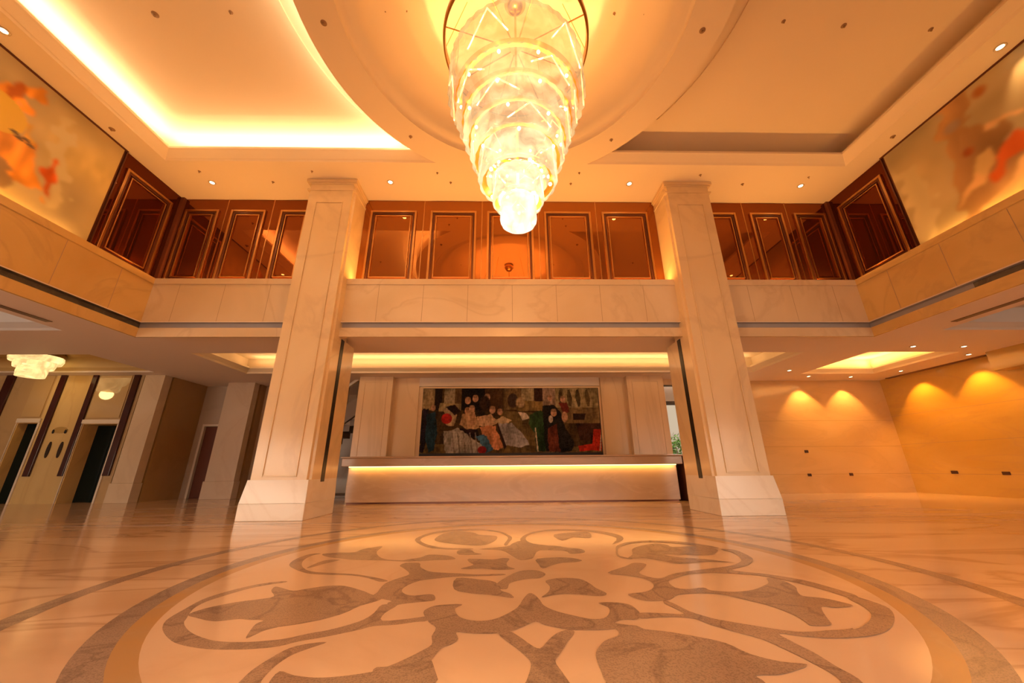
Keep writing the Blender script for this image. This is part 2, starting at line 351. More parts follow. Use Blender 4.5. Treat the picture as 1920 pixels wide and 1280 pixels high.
for sx in (-1, 1):
    mb = MB()
    (o1, arc1), (o2, arc2) = recess(sx, XO, YO, RO), recess(sx, XL, YL, RO)
    # sloped moulding up to the cove lip, in two fillets
    def lerp(p, q, t): return (p[0] + (q[0] - p[0]) * t, p[1] + (q[1] - p[1]) * t)
    prof = [(0, ZC), (.18, ZC + .05), (.22, ZC + .04), (.85, ZL - .02), (1, ZL)]
    for i in range(3):
        for (t0, z0), (t1, z1) in zip(prof, prof[1:]):
            a0, b0, a1, b1 = lerp(o1[i], o2[i], t0), lerp(o1[i + 1], o2[i + 1], t0), lerp(o1[i], o2[i], t1), lerp(o1[i + 1], o2[i + 1], t1)
            mb.quad((*a0, z0), (*b0, z0), (*b1, z1), (*a1, z1))
    # lip top, trough floor, and the wall behind it
    XT, YT = XL + .42, YL + .42
    o3, arc3 = recess(sx, XT, YT, RO - .02)
    for i in range(3):
        a, b, c, d = o2[i], o2[i + 1], o3[i + 1], o3[i]
        mb.quad((*a, ZL), (*b, ZL), (*b, ZL + .06), (*a, ZL + .06))
        mb.quad((*a, ZL + .06), (*b, ZL + .06), (*c, ZL + .06), (*d, ZL + .06))
        mb.quad((*d, ZL + .06), (*c, ZL + .06), (*c, ZP + .02), (*d, ZP + .02))
    # ring side: vertical edge up, with a small step
    A = [o1[3]] + arc1 + [o1[0]]
    for p, q in zip(A, A[1:]):
        mb.quad((*p, ZC), (*q, ZC), (*q, ZP + .02), (*p, ZP + .02))
    # raised panel: outer margin and the slightly lowered field
    o4, arc4 = recess(sx, 8.38, 2.5, RO + .55)
    f = o4 + arc4
    mb.poly(o3 + arc3, ZP, 0, [f])
    mb.poly(f, ZP - .035, 0)
    for p, q in zip(f, f[1:] + f[:1]): mb.quad((*p, ZP), (*q, ZP), (*q, ZP - .035), (*p, ZP - .035))
    struct('trim_%d' % (1 if sx < 0 else 2), mb, PLASTER, recalc=False)
mb = MB()
mb.lathe([(RI, ZC), (RI, ZC + .06), (RI - .05, ZC + .1), (RI - .12, ZC + .11), (RI - .34, ZC + .15), (RI - .36, ZC + .3), (RI - .7, ZC + .5), (1.6, ZC + .62), (0, ZC + .64)], 0, YC, 128)
struct('ceiling_dome', mb, PLASTER, smooth=True, recalc=False)

# ------------------------------------------------------------------ mezzanine band round the hall, mirrors above it
def bandwall(name, pts, mats, out, mitre=(1, 1)):
    """pts: two plan points of the face; out: unit vector pointing behind the face"""
    (x0, y0), (x1, y1) = pts; ox, oy = out; mb = MB()
    def P(q, d, z): return ((x0, y0) if q == 0 else (x1, y1))
    prof = [(.06, ZU), (.06, ZF), (0, ZF), (0, ZS0), (.10, ZS0), (.10, ZS1 - .012), (-.02, ZS1 - .012), (-.02, ZS1 + .012), (0, ZS1 + .012), (0, ZT - .17), (-.03, ZT - .16), (-.03, ZT), (.50, ZT)]
    mi = [0, 0, 0, 0, 1, 1, 2, 0, 0, 0, 0, 0]
    sx, sy = (x1 - x0), (y1 - y0); L = math.hypot(sx, sy); sx /= L; sy /= L
    for (d0, z0), (d1, z1), m in zip(prof, prof[1:], mi):
        # inner corners are mitred because each band stops where its neighbour's face begins
        def V(e, d, z):
            bx, by = (x0, y0) if e == 0 else (x1, y1)
            s = (-1 if e == 0 else 1) * d * mitre[e]
            return (bx + ox * d + sx * s, by + oy * d + sy * s, z)
        mb.add([V(0, d0, z0), V(1, d0, z0), V(1, d1, z1), V(0, d1, z1)], [(0, 1, 2, 3)], m)
    # joints between the stone slabs
    n = int(L / 1.18); 
    for i in range(1, n + 1):
        c = -L / 2 + (i - (n + 1) / 2) * 1.18 + L / 2; cx, cy = (x0 + x1) / 2 + sx * (i - (n + 1) / 2) * 1.18, (y0 + y1) / 2 + sy * (i - (n + 1) / 2) * 1.18
        w = .006
        a = (cx - sx * w - ox * .002, cy - sy * w - oy * .002); b = (cx + sx * w - ox * .002, cy + sy * w - oy * .002)
        mb.quad((*a, ZS1 + .012), (*b, ZS1 + .012), (*b, ZT - .17), (*a, ZT - .17), 3)
    a = (x0 - ox * .031, y0 - oy * .031); b = (x1 - ox * .031, y1 - oy * .031)
    return struct(name, mb, mats + [WHITEPAINT, M('stone_joint', (.42, .28, .16), .6)], recalc=False)
for xa, xb, mi in ((-XW, -5.70, (1, 0)), (-4.41, 4.41, (0, 0)), (5.70, XW, (0, 1))):
    bandwall('wall_front', [(xa, YW), (xb, YW)], [CREAM, SLOTGREY], (0, 1), mi)
bandwall('wall_left', [(-XW, YB), (-XW, YW)], [TAN, GRILLE], (-1, 0))
bandwall('wall_right', [(XW, YW), (XW, YB)], [TAN, SLOTGREY], (1, 0))
bandwall('wall_back', [(XW, YB), (-XW, YB)], [CREAM, SLOTGREY], (0, -1))
mb = MB(); mb.box(XW + .07, XW + .101, YB + 1, 6.7, ZS0 + .01, ZS1 - .02); 
struct('trim_3', mb, GRILLE)

# bronze mirror walls (front: three bays between the piers) with applied panel frames
def mirror_sheet(name, ax, c, a, b, joints, lab):
    mb = MB()
    (mb.box(a, b, c, c + .04, ZT, ZC) if ax == 'y' else mb.box(*(sorted((c, c + math.copysign(.04, c)))), a, b, ZT, ZC))
    o = struct(name, mb, lab); 
    jb = MB()
    for j in joints:
        w = .012
        if ax == 'y': jb.box(j - w, j + w, c - .004, c + .002, ZT, ZC - .005)
        else: jb.box(c - math.copysign(.004, c), c, j - w, j + w, ZT, ZC - .005)
    if jb.v: struct('mirror_joint', jb, BRONZE, parent=o)
    return o
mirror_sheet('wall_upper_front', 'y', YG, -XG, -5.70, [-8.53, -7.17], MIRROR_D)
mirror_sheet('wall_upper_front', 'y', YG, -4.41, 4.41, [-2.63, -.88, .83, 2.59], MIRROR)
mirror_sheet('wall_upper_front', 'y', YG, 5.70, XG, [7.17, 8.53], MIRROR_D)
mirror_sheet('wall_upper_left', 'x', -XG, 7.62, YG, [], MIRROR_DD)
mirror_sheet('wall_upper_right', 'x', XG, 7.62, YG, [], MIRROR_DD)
# rear upper wall behind the camera: dark timber panelling seen only in the mirrors
mb = MB(); mb.box(-XG, XG, YGB - .04, YGB, ZT, ZC); struct('wall_upper_back', mb, M('dark_panelling', (.16, .05, .025), .3))
GRP = 'framed panels on the bronze mirror wall'
def panel(name, c0, c1, label, ax='y', c=YG, z0=6.12, z1=8.38):
    d = -1 if c > 0 else 1
    th = thing(name, ((c0 + c1) / 2, c, z0) if ax == 'y' else (c, (c0 + c1) / 2, z0), label, 'wall panel', GRP)
    f = MB(); f.frame(c0, c1, z0 - .16, z1, c, c + d * .05, .06, ax=ax); obj('outer_frame', f, BRONZE, th, bevel=.006)
    f = MB(); f.frame(c0 + .06, c1 - .06, z0 - .10, z1 - .06, c, c + d * .02, .06, ax=ax); obj('recessed_band', f, DKBRONZE, th)
    f = MB(); f.frame(c0 + .16, c1 - .16, z0, z1 - .16, c, c + d * .04, .028, ax=ax); obj('inner_bead', f, BRONZE, th, bevel=.004)
    return th
for c0, c1, lab in ((-4.22, -2.84, 'bronze framed mirror panel beside the left pier, in the bay above the reception'),
                    (-2.42, -1.04, 'bronze framed mirror panel left of the chandelier tip, second in the centre bay'),
                    (-.72, .66, 'bronze framed mirror panel directly behind the chandelier tip'),
                    (1.0, 2.42, 'bronze framed mirror panel right of the chandelier tip, fourth in the centre bay'),
                    (2.76, 4.16, 'bronze framed mirror panel beside the right pier, in the bay above the reception'),
                    (-9.72, -8.72, 'narrow bronze framed mirror panel in the left bay, next to the dark corner'),
                    (-8.36, -7.34, 'narrow bronze framed mirror panel in the left bay, nearer the left pier'),
                    (-6.9, -6.0, 'narrow bronze framed mirror panel half hidden behind the left pier'),
                    (6.0, 6.9, 'narrow bronze framed mirror panel half hidden behind the right pier'),
                    (7.34, 8.36, 'narrow bronze framed mirror panel in the right bay, nearer the right pier'),
                    (8.72, 9.72, 'narrow bronze framed mirror panel in the right bay, next to the dark corner')):
    panel('wall_panel', c0, c1, lab)
panel('wall_panel', 7.75, 9.1, 'framed mirror panel on the left side wall beside the orange mural', 'x', -XG)
panel('wall_panel', 7.75, 9.1, 'framed mirror panel on the right side wall beside the pale mural', 'x', XG)
for sx in (-1, 1):
    mb = MB(); mb.box(sx * (XG - .10), sx * XG, YG - .10, YG, ZT, ZC); struct('trim_%d' % (4 if sx < 0 else 5), mb, M('maroon_corner_post', (.16, .045, .02), .3))

# ------------------------------------------------------------------ outer shell: soffit, wings, far walls
ZU = 4.35
mb = MB()
X0, X1, Y0, Y1 = -26, 16.4, -8, 20
cof_c = [(-9.66, 10.85), (9.16, 10.85), (9.0, 13.3), (-9.5, 13.3)]
cof_c = [(-9.66, 10.85), (9.16, 10.85), (9.16, 13.4), (-9.66, 13.4)]
cof_r = [(11.2, 10.85), (14.1, 10.85), (14.1, 13.7), (11.2, 13.7)]
lift = [(-25, 10.95), (-12.75, 10.95), (-12.75, 13.2), (-25, 13.2)]
wr = [(11.32, -6), (15.0, -6), (15.0, 8.9), (11.32, 8.9)]; wl = [(-25, -6), (-11.28, -6), (-11.28, 8.9), (-25, 8.9)]
atr = [(-XW - .06, YB - .06), (XW + .06, YB - .06), (XW + .06, YW + .06), (-XW - .06, YW + .06)]
mb.poly([(X0, Y0), (X1, Y0), (X1, Y1), (X0, Y1)], ZU, 0, [cof_c, cof_r, lift, wr, wl, atr])
struct('ceiling_soffit', mb, SOFFIT, recalc=False)
def coffer(name, rect, zt, mats, lip=.0, d=.0, zl=None):
    """raised tray with a cove lip: lip face, ledge, upper side walls and roof"""
    (x0, y0), (x1, y1) = rect[0], rect[2]; mb = MB(); zl = zl or ZU + .16
    def ring(a, za, b, zb, m=0):
        A = [(x0 - a, y0 - a), (x1 + a, y0 - a), (x1 + a, y1 + a), (x0 - a, y1 + a)]; B = [(x0 - b, y0 - b), (x1 + b, y0 - b), (x1 + b, y1 + b), (x0 - b, y1 + b)]
        for i in range(4):
            j = (i + 1) % 4; mb.quad((*A[i], za), (*A[j], za), (*B[j], zb), (*B[i], zb), m)
    ring(0, ZU, -.05, ZU + .05); ring(-.05, ZU + .05, -.22, zl - .02); ring(-.22, zl - .02, -.22, zl + .04)
    if d: ring(-.22, zl + .04, d, zl + .04); 
    ring(d if d else -.22, zl + .04, d if d else -.22, zt)
    a = d if d else -.22
    mb.poly([(x0 - a, y0 - a), (x1 + a, y0 - a), (x1 + a, y1 + a), (x0 - a, y1 + a)], zt, 0)
    return struct(name, mb, mats, recalc=False)
COFP = M('coffer_paint', (.85, .72, .52), .7, spec=.2)
coffer('ceiling_coffer', cof_c, 4.95, COFP, d=.15)
coffer('ceiling_coffer', cof_r, 4.95, COFP, d=.15)
coffer('ceiling_coffer', lift, 4.85, [M('lift_lobby_paint', (.62, .42, .17), .6)])
GREYP = M('grey_white_paint', (.62, .58, .56), .7)
coffer('ceiling_coffer', wr, 4.9, GREYP); coffer('ceiling_coffer', wl, 4.9, GREYP)
for x0, x1, lab in ((-11.0, -10.84, 'l'), (10.84, 11.0, 'r')):
    mb = MB(); mb.box(x0, x1, -3, 8.3, ZU - .014, ZU - .001)
    o = obj('slot_diffuser', mb, M('diffuser_brown', (.2, .13, .09), .5))
    tag(o, 'long dark air slot in the %s wing ceiling beside the grey tray' % ('left' if lab == 'l' else 'right'), 'air vent')

Yd, Xr, Yr = 13.6, 15.5, 14.9
# right wing
mb = MB()
mb.box(8.4, Xr, Yr, Yr + .3, 0, ZU, 0)
for z in (.68, 1.7, 2.7): mb.box(8.4, Xr, Yr - .002, Yr, z, z + .012, 1)
JOINT = M('dark_joint', (.45, .28, .1), .6)
struct('wall_far_right', mb, [marble('peach_marble', (.72, .48, .24), (.66, .42, .19), (.55, .35, .18), .4, .14, stretch=(1, 1, 3), vein_amt=.2), JOINT])
mb = MB()
mb.box(Xr, Xr + .3, -8, Yr + .3, 0, ZU, 0)
for z in (.68, 1.75, 2.85): mb.box(Xr - .002, Xr, -8, Yr, z, z + .012, 1)
struct('wall_right_wing', mb, [WALLTAN, JOINT])
mb = MB(); mb.box(15.0, Xr, 5, 10.9, 3.75, ZU); struct('trim_6', mb, WALLTAN)
mb = MB(); mb.box(Xr - .16, Xr, 10.95, 14.5, ZU - .03, ZU + .02); struct('trim_7', mb, M('slot_shadow_gap', (.25, .12, .04), .6))
# rear and left enclosure
for q in ((X0, -9, 0, ZU), (9, X1, 0, ZU), (-9, 9, 2.95, ZU)):
    mb = MB(); mb.box(q[0], q[1], -8.2, -8, q[2], q[3]); struct('wall_entrance', mb, CREAM)
mb = MB()
for x in (-9, -6, -3, -.03, 2.94, 5.94, 8.94): mb.box(x, x + .06, -8.14, -8.06, 0, 2.95)
mb.box(-9, 9, -8.14, -8.06, 2.88, 2.95); struct('window_2', mb, DKBRONZE)
mb = MB(); mb.box(X0 - .2, X0, -8, 20, 0, 5); struct('wall_left_wing', mb, BROWNST)
mb = MB(); mb.box(X0, -13.6, 15.2, 15.4, 0, 5); mb.box(-14, 5.6, 17.6, 17.8, 0, 5); struct('wall_far', mb, BROWNST)

# ------------------------------------------------------------------ the two great piers
def pier(sx, label):
    a, b, Yf, Yk = 4.41, 5.70, 8.56, 9.42
    th = thing('marble_pier', (sx * (a + b) / 2, 9.2, 0), label, 'pillar', 'great marble piers either side of the reception')
    p = MB(); p.box(sx * 4.39, sx * 5.78, 8.52, 9.95, 0, .34); obj('plinth', p, PLINTH, th, bevel=.01)
    p = MB(); p.add([(sx * x, y, z) for x, y, z in ((4.39, 8.52, .34), (5.77, 8.52, .34), (5.77, 9.95, .34), (4.39, 9.95, .34), (4.41, 8.55, .80), (5.70, 8.55, .80), (5.70, 9.95, .80), (4.41, 9.95, .80))],
                    [(0, 1, 5, 4), (1, 2, 6, 5), (2, 3, 7, 6), (3, 0, 4, 7), (4, 5, 6, 7)]); obj('base_block', p, PLINTH, th)
    s = MB()
    # shaft with rounded rebates on the corners
    pts = [(4.41, 9.95), (4.41, 8.68), (4.46, 8.66), (4.46, 8.56), (5.65, 8.56), (5.65, 8.66), (5.70, 8.68), (5.70, 9.95)]
    s.prism([(sx * x, y) for x, y in pts], .80, ZU - .16)
    pts2 = [(x, min(y, YG)) for x, y in pts]
    s.prism([(sx * x, y) for x, y in pts2], ZU - .16, ZC - .001)
    obj('shaft', s, PIER, th)
    f = MB(); f.frame(sx * 5.43 if sx < 0 else 4.68, -4.68 if sx < 0 else 5.43, .86, ZC - .75, 8.555, 8.535, .03) ; obj('panel_moulding', f, PIER, th, bevel=.005)
    c = MB()
    for z0, z1, g in ((ZC - .36, ZC - .30, .02), (ZC - .14, ZC - .10, .03), (ZC - .10, ZC - .001, .06)):
        c.box(sx * (a - g), sx * (b + g), Yf - g, YG - .002, z0, z1)
    obj('capital', c, PIER, th, bevel=.008)
    g = MB(); g.box(sx * 4.40, sx * 4.414, 9.10, 9.27, .74, ZU - .17); obj('shadow_gap', g, BLACK, th)
    return th
pier(-1, 'tall cream marble pier left of the reception desk')
pier(1, 'tall cream marble pier right of the reception desk')

# ------------------------------------------------------------------ left wing: lift lobby
mb = MB()
PX = [-26, -17.55, -15.0, -13.50]
LM = [marble('lobby_tan_marble', (.52, .34, .17), (.46, .29, .13), (.3, .18, .08), .5, .2), marble('golden_marble', (.66, .46, .20), (.58, .38, .15), (.4, .25, .1), .5, .15, stretch=(2, 2, .4))]
def solid(x0, x1, z0, z1, m=0, y0=Yd, y1=Yd + .35):
    q = MB(); q.box(x0, x1, y0, y1, z0, z1); struct('wall_lift_lobby', q, LM[m])
solid(-26, -17.35, 0, ZU + .02); solid(-17.35, -16.62, 2.65, ZU + .02); solid(-16.62, -15.08, 0, ZU + .02, 1); solid(-15.08, -13.86, 2.6, ZU + .02); solid(-13.86, -13.48, 0, ZU + .02)
mb = MB(); mb.box(-25, -12.75, 13.14, 13.2, ZU, 4.62); struct('trim_8', mb, WHITEPAINT)
lift_lab = ['dark lift doorway at the far left with its cream surround', 'dark green lift doorway beside the white pilaster']
for i, (x0, x1, zt) in enumerate(((-17.35, -16.62, 2.65), (-15.08, -13.86, 2.6))):
    th = thing('lift_doorway', ((x0 + x1) / 2, Yd, 0), lift_lab[i], 'lift', 'lift doorways in the lobby wall')
    d = MB(); yd = Yd + (.28 if i == 0 else .5); d.box(x0, x1, yd, yd + .05, 0, zt); d.box(x0 + (x1 - x0) * .5 - .006, x0 + (x1 - x0) * .5 + .006, yd - .01, yd, 0, zt); obj('lift_door', d, DKGREEN, th)
    j = MB(); j.box(x0, x0 + .02, Yd, Yd + .6, 0, zt); j.box(x1 - .02, x1, Yd, Yd + .6, 0, zt); j.box(x0 + .02, x1 - .02, Yd, Yd + .6, zt - .02, zt); obj('jamb', j, TAN, th)
    l = MB(); l.box(x0 - .02, x1 + .06, Yd - .06, Yd, zt, zt + .14); l.box(x0 - .02, x0, Yd - .04, Yd, 0, zt); l.box(x1, x1 + .06, Yd - .04, Yd, 0, zt); obj('architrave', l, WHITEPAINT, th, bevel=.006)
    g = MB(); g.box(x0 + .04, x1 - .04, Yd - .03, Yd, zt + .2, ZU - .02); obj('overdoor_panel', g, CREAMGLASS, th)
for x0, x1, lab in ((-18.35, -18.05, 'tall dark strip at the far left edge of the lift lobby'), (-16.42, -16.22, 'tall dark strip right of the far left lift doorway'), (-15.27, -15.10, 'tall dark strip between the call buttons and the green lift doorway'), (-13.79, -13.58, 'tall dark red strip beside the white pilaster')):
    b = MB(); b.box(x0, x1, Yd - .07, Yd, .86, ZU - .0); o = obj('lacquer_strip', b, MAROON, bevel=.005); tag(o, lab, 'wall strip', 'tall lacquer strips between the lifts')
# lift call fittings
def disc(mb, cx, cy, cz, rx, rz, t, n=20, m=0):
    vs = [(cx + rx * math.cos(2 * PI * i / n), cy, cz + rz * math.sin(2 * PI * i / n)) for i in range(n)]
    vs2 = [(x, y - t, z_) for x, y, z_ in vs]
    mb.add(vs + vs2, [tuple(range(n)), tuple(range(n, 2 * n))[::-1]] + [(i, (i + 1) % n, n + (i + 1) % n, n + i) for i in range(n)], m)
def px_y(u, v, y): p = at_y(u, v, y); return p[0], p[2]
for (u, v, rx, rz, lab) in ((91, 843, .055, .27, 'tall oval lift call plate, left of the pair'), (113, 843, .055, .27, 'tall oval lift call plate, right of the pair')):
    x, z_ = px_y(u, v, Yd); b = MB(); disc(b, x, Yd, z_, rx, rz, .03); o = obj('call_plate', b, M('black_plate', (.03, .015, .01), .2)); tag(o, lab, 'lift call button', 'lift call plates')
x, z_ = px_y(114, 806, Yd)
th = thing('lift_indicator', (x, Yd, z_), 'small oval lift indicator above the two call plates', 'lift indicator')
b = MB(); disc(b, x, Yd, z_, .24, .11, .02); obj('face', b, M('ochre_gloss', (.42, .26, .08), .1, coat=1), th)
for sg in (-1, 1): b = MB(); disc(b, x + sg * .21, Yd - .02, z_ - .05, .03, .07, .02); obj('end_cap', b, BLACK, th)
# pilasters and corridor
def pilaster(x0, x1, y0, y1, label, mat=CREAM, zt=ZU):
    th = thing('stone_pilaster', ((x0 + x1) / 2, y0, 0), label, 'pillar')
    b = MB(); b.box(x0 - .03, x1 + .04, y0 - .04, y1, 0, .62); obj('base', b, mat, th, bevel=.01)
    b = MB(); b.box(x0, x1, y0, y1, .62, zt); obj('shaft', b, mat, th, bevel=.006)
    return th
pilaster(-13.44, -12.72, Yd - .02, Yd + .3, 'cream stone pilaster at the right end of the lift lobby', marble('beige_pilaster', (.66, .50, .34), (.6, .44, .28), (.45, .3, .2), .5, .25))
mb = MB(); mb.box(-13.0, -12.70, Yd + .36, 15.6, 0, ZU); struct('wall_corridor_side', mb, marble('ochre_brown_marble', (.44, .25, .09), (.38, .21, .07), (.3, .16, .06), .4, .25))
mb = MB(); mb.box(-13, -12.42, 15.6, 15.8, 0, ZU); mb.box(-12.42, -11.4, 15.6, 15.8, 2.73, ZU); mb.box(-11.4, -9.4, 15.6, 15.8, 0, ZU); struct('wall_corridor_end', mb, marble('grey_beige_stone', (.50, .37, .27), (.45, .33, .24), (.35, .25, .17), .5, .4))
mb = MB(); mb.box(-12.36, -11.46, 15.66, 15.72, 0, 2.68); d1 = struct('door_1', mb, REDWOOD)
mb = MB(); mb.frame(-12.45, -11.38, -.08, 2.78, 15.55, 15.66, .08); struct('door_frame', mb, WHITEPAINT, parent=d1)
mb = MB(); mb.tube([(-11.6, 15.66, 1.1), (-11.6, 15.6, 1.1), (-11.72, 15.6, 1.1)], .015); struct('door_handle', mb, GOLD, parent=d1)
pilaster(-11.35, -10.28, 14.9, 15.2, 'square stone pillar in front of the red brown door', marble('pillar_stone', (.60, .45, .33), (.55, .40, .28), (.45, .3, .2), .5, .25))
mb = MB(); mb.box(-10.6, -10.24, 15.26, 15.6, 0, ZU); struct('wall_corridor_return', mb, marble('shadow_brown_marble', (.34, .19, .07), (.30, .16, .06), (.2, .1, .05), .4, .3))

# ------------------------------------------------------------------ reception
YR = 14.2
mb = MB(); mb.box(-5.72, -3.5, YR, YR + .3, 0, ZU); mb.box(3.55, 5.9, YR, YR + .3, 0, ZU); mb.box(-3.5, 3.55, YR + .04, YR + .3, 0, ZU)
struct('wall_reception', mb, WOODBEIGE)
mb = MB(); mb.box(-5.9, 6.4, 13.2, 13.42, ZU - .04, ZU + .02); mb.box(-3.5, 3.5, YR - .02, YR + .06, 4.02, ZU); struct('trim_9', mb, WHITEPAINT)
for x0, x1, lab in ((-5.72, -4.45, 'broad beige stone pilaster left of the painting behind the desk'), (4.50, 5.92, 'broad beige stone pilaster right of the painting behind the desk')):
    th = thing('stone_pilaster', ((x0 + x1) / 2, 13.9, 0), lab, 'pillar', 'pilasters of the reception wall')
    b = MB(); b.box(x0, x1, 13.92, YR - .002, 0, ZU - .002); obj('shaft', b, WOODBEIGE, th, bevel=.006)
    b = MB(); b.frame(x0 + .2, x1 - .2, .9, ZU - .2, 13.92, 13.90, .03); obj('panel_moulding', b, WOODBEIGE, th)
# painting above the desk: a loose indoor gathering made of colour patches
class Canvas:
    def __init__(s, w, h, sc): s.w, s.h, s.sc = w, h, sc; s.W, s.H = int(w * sc), int(h * sc); s.a = np.zeros((s.H, s.W, 3)); s.Y, s.X = np.mgrid[0:s.H, 0:s.W] / sc
    def noise(s, fx, fy, seed=0):
        r = np.random.default_rng(seed); g = r.random((int(s.h * fy) + 3, int(s.w * fx) + 3)); x = s.X * fx; y = s.Y * fy
        xi, yi = x.astype(int), y.astype(int); tx, ty = x - xi, y - yi; tx = tx * tx * (3 - 2 * tx); ty = ty * ty * (3 - 2 * ty)
        return (g[yi, xi] * (1 - tx) + g[yi, xi + 1] * tx) * (1 - ty) + (g[yi + 1, xi] * (1 - tx) + g[yi + 1, xi + 1] * tx) * ty
    def mask(s, m, c, var=.0, seed=1, a=1.0):
        c = np.array(c); k = (1 + var * (s.noise(.09, .06, seed) - .5) * 2 + var * (s.noise(.3, .12, seed + 9) - .5) * 2)[..., None]
        m = (np.clip(m, 0, 1) * a)[..., None]; s.a = s.a * (1 - m) + c * k * m
    def poly(s, pts, c, var=.15, seed=1, soft=0, a=1):
        ins = np.zeros(s.X.shape, bool); n = len(pts)
        X, Y = s.X, s.Y
        if soft:
            X = X + (s.noise(.08, .08, seed + 3) - .5) * soft * 2 + (s.noise(.5, .5, seed + 5) - .5) * soft * 1.1
            Y = Y + (s.noise(.08, .08, seed + 4) - .5) * soft * 2 + (s.noise(.5, .5, seed + 6) - .5) * soft * 1.1
        for i in range(n):
            x0, y0 = pts[i]; x1, y1 = pts[(i + 1) % n]
            if y0 == y1: continue
            cnd = ((y0 > Y) != (y1 > Y)) & (X < (x1 - x0) * (Y - y0) / (y1 - y0) + x0); ins ^= cnd
        s.mask(ins.astype(float), c, var, seed, a)
    def ell(s, cx, cy, rx, ry, c, var=.1, seed=1, soft=.1, a=1):
        d = np.sqrt(((s.X - cx) / rx) ** 2 + ((s.Y - cy) / ry) ** 2); s.mask((1 - d) / soft + .5, c, var, seed, a)
    def blur(s, n):
        for _ in range(n):
            p = np.pad(s.a, ((1, 1), (1, 1), (0, 0)), 'edge'); s.a = (p[1:-1, 1:-1] * 2 + p[:-2, 1:-1] + p[2:, 1:-1] + p[1:-1, :-2] + p[1:-1, 2:]) / 6
def canvas_mesh(name, cv, P, parent, mat, gain=1.0):
    """P(x, y) -> model position of a canvas point; colours are stored per point"""
    H, W_ = cv.H, cv.W; vs = [tuple(Vector(P(c / cv.sc, r / cv.sc)) * S - parent.location) for r in range(H) for c in range(W_)]
    i = np.arange(H * W_).reshape(H, W_); f = np.stack([i[1:, :-1], i[1:, 1:], i[:-1, 1:], i[:-1, :-1]], -1).reshape(-1, 4)
    me = bpy.data.meshes.new(name); me.from_pydata(vs, [], f.tolist()); me.update(); me.materials.append(mat)
    at = me.color_attributes.new('paint', 'FLOAT_COLOR', 'POINT')
    at.data.foreach_set('color', np.concatenate([np.clip(cv.a * (gain), 0, 1), np.ones((H, W_, 1))], -1).astype(np.float32).ravel())
    o = bpy.data.objects.new(name, me); COL.objects.link(o); o.parent = parent; return o
cv = Canvas(165, 61.5, 2.6)
cv.a[:] = (.05, .03, .012); cv.mask(np.ones_like(cv.X), (.055, .032, .012), .6, 3)
# architecture: pale columns, dark doorways, mouldings
for x0, x1, c in ((0, 11, (.34, .24, .12)), (11, 18, (.015, .008, .004)), (20, 30, (.30, .24, .15)), (30, 36, (.12, .07, .03)), (36, 58, (.01, .005, .003)), (58, 74, (.06, .03, .012)), (76, 92, (.16, .10, .04)), (92, 104, (.30, .23, .12)), (104, 112, (.05, .02, .01)), (112, 124, (.40, .27, .19)), (124, 165, (.34, .26, .13))):
    cv.poly([(x0, 0), (x1, 0), (x1, 21), (x0, 21)], c, .3, int(x0) + 2)
for x0 in (128, 136, 144, 153): cv.poly([(x0, 2), (x0 + 2, 1), (x0 + 4, 10), (x0 + 3, 18), (x0 + 1, 18), (x0 - 1, 9)], (.10, .07, .03), .3, x0)
cv.poly([(124, 19), (165, 19), (165, 34), (130, 34)], (.22, .14, .06), .3, 5); cv.poly([(140, 25), (152, 25), (150, 31), (140, 31)], (.03, .015, .01), .3, 6)
cv.poly([(90, 12), (112, 13), (112, 22), (88, 22)], (.24, .15, .05), .5, 8); cv.ell(84, 12, 5, 7, (.05, .03, .02)); cv.ell(91, 14, 4, 5, (.42, .28, .14), soft=.4)
cv.poly([(72, 22), (112, 24), (108, 55), (75, 58)], (.13, .085, .03), .4, 9); cv.poly([(16, 14), (36, 15), (36, 22), (15, 22)], (.32, .24, .12), .3, 10)
cv.poly([(0, 52), (165, 56), (165, 62), (0, 62)], (.16, .10, .035), .4, 11)
# seated and standing company
def head(x, y, r=2.2, c=(.52, .28, .17)): cv.ell(x, y, r, r * 1.25, c, .15, int(x)); cv.ell(x, y - r * .8, r * .9, r * .6, (.30, .17, .10), .2, int(x) + 5)
cv.poly([(0, 20), (5, 20), (6, 40), (4, 60), (0, 60)], (.02, .012, .02), .3, 12, 1); cv.poly([(5, 24), (13, 22), (16, 42), (13, 58), (8, 60), (4, 42)], (.015, .04, .06), .4, 13, 1); head(10, 19)
cv.poly([(20, 20), (28, 16), (33, 26), (30, 36), (22, 34)], (.48, .34, .2), .3, 14, 1); cv.ell(23, 29, 5, 5, (.42, .02, .015), .3, 15)
cv.poly([(22, 18), (30, 15), (36, 22), (30, 26)], (.02, .01, .01), .3, 16, 1)
for x, y in ((42, 12), (49, 10), (42, 22), (46, 20), (60, 9)): head(x, y, 2.7, (.55, .30, .19))
cv.poly([(38, 24), (50, 22), (52, 38), (44, 42), (34, 36)], (.50, .31, .17), .4, 17, 1.5); cv.poly([(43, 22), (47, 19), (50, 34), (46, 38)], (.50, .28, .16), .3, 18, 1)
cv.poly([(36, 38), (52, 40), (54, 46), (38, 46)], (.03, .015, .02), .5, 19, 1); cv.ell(58, 14, 5, 7, (.04, .02, .012), .3, 20, .3)
cv.poly([(20, 40), (32, 38), (44, 46), (56, 54), (56, 62), (24, 62), (22, 50)], (.40, .36, .33), .3, 21, 1.2)
for x0 in (28, 33, 38, 44, 49): cv.poly([(x0, 42), (x0 + 1, 42), (x0 + 4, 61), (x0 + 2.5, 61)], (.24, .20, .19), .2, x0)
cv.poly([(50, 28), (64, 24), (70, 34), (60, 38), (50, 36)], (.55, .34, .20), .3, 22, 1); head(65, 21, 2.8)
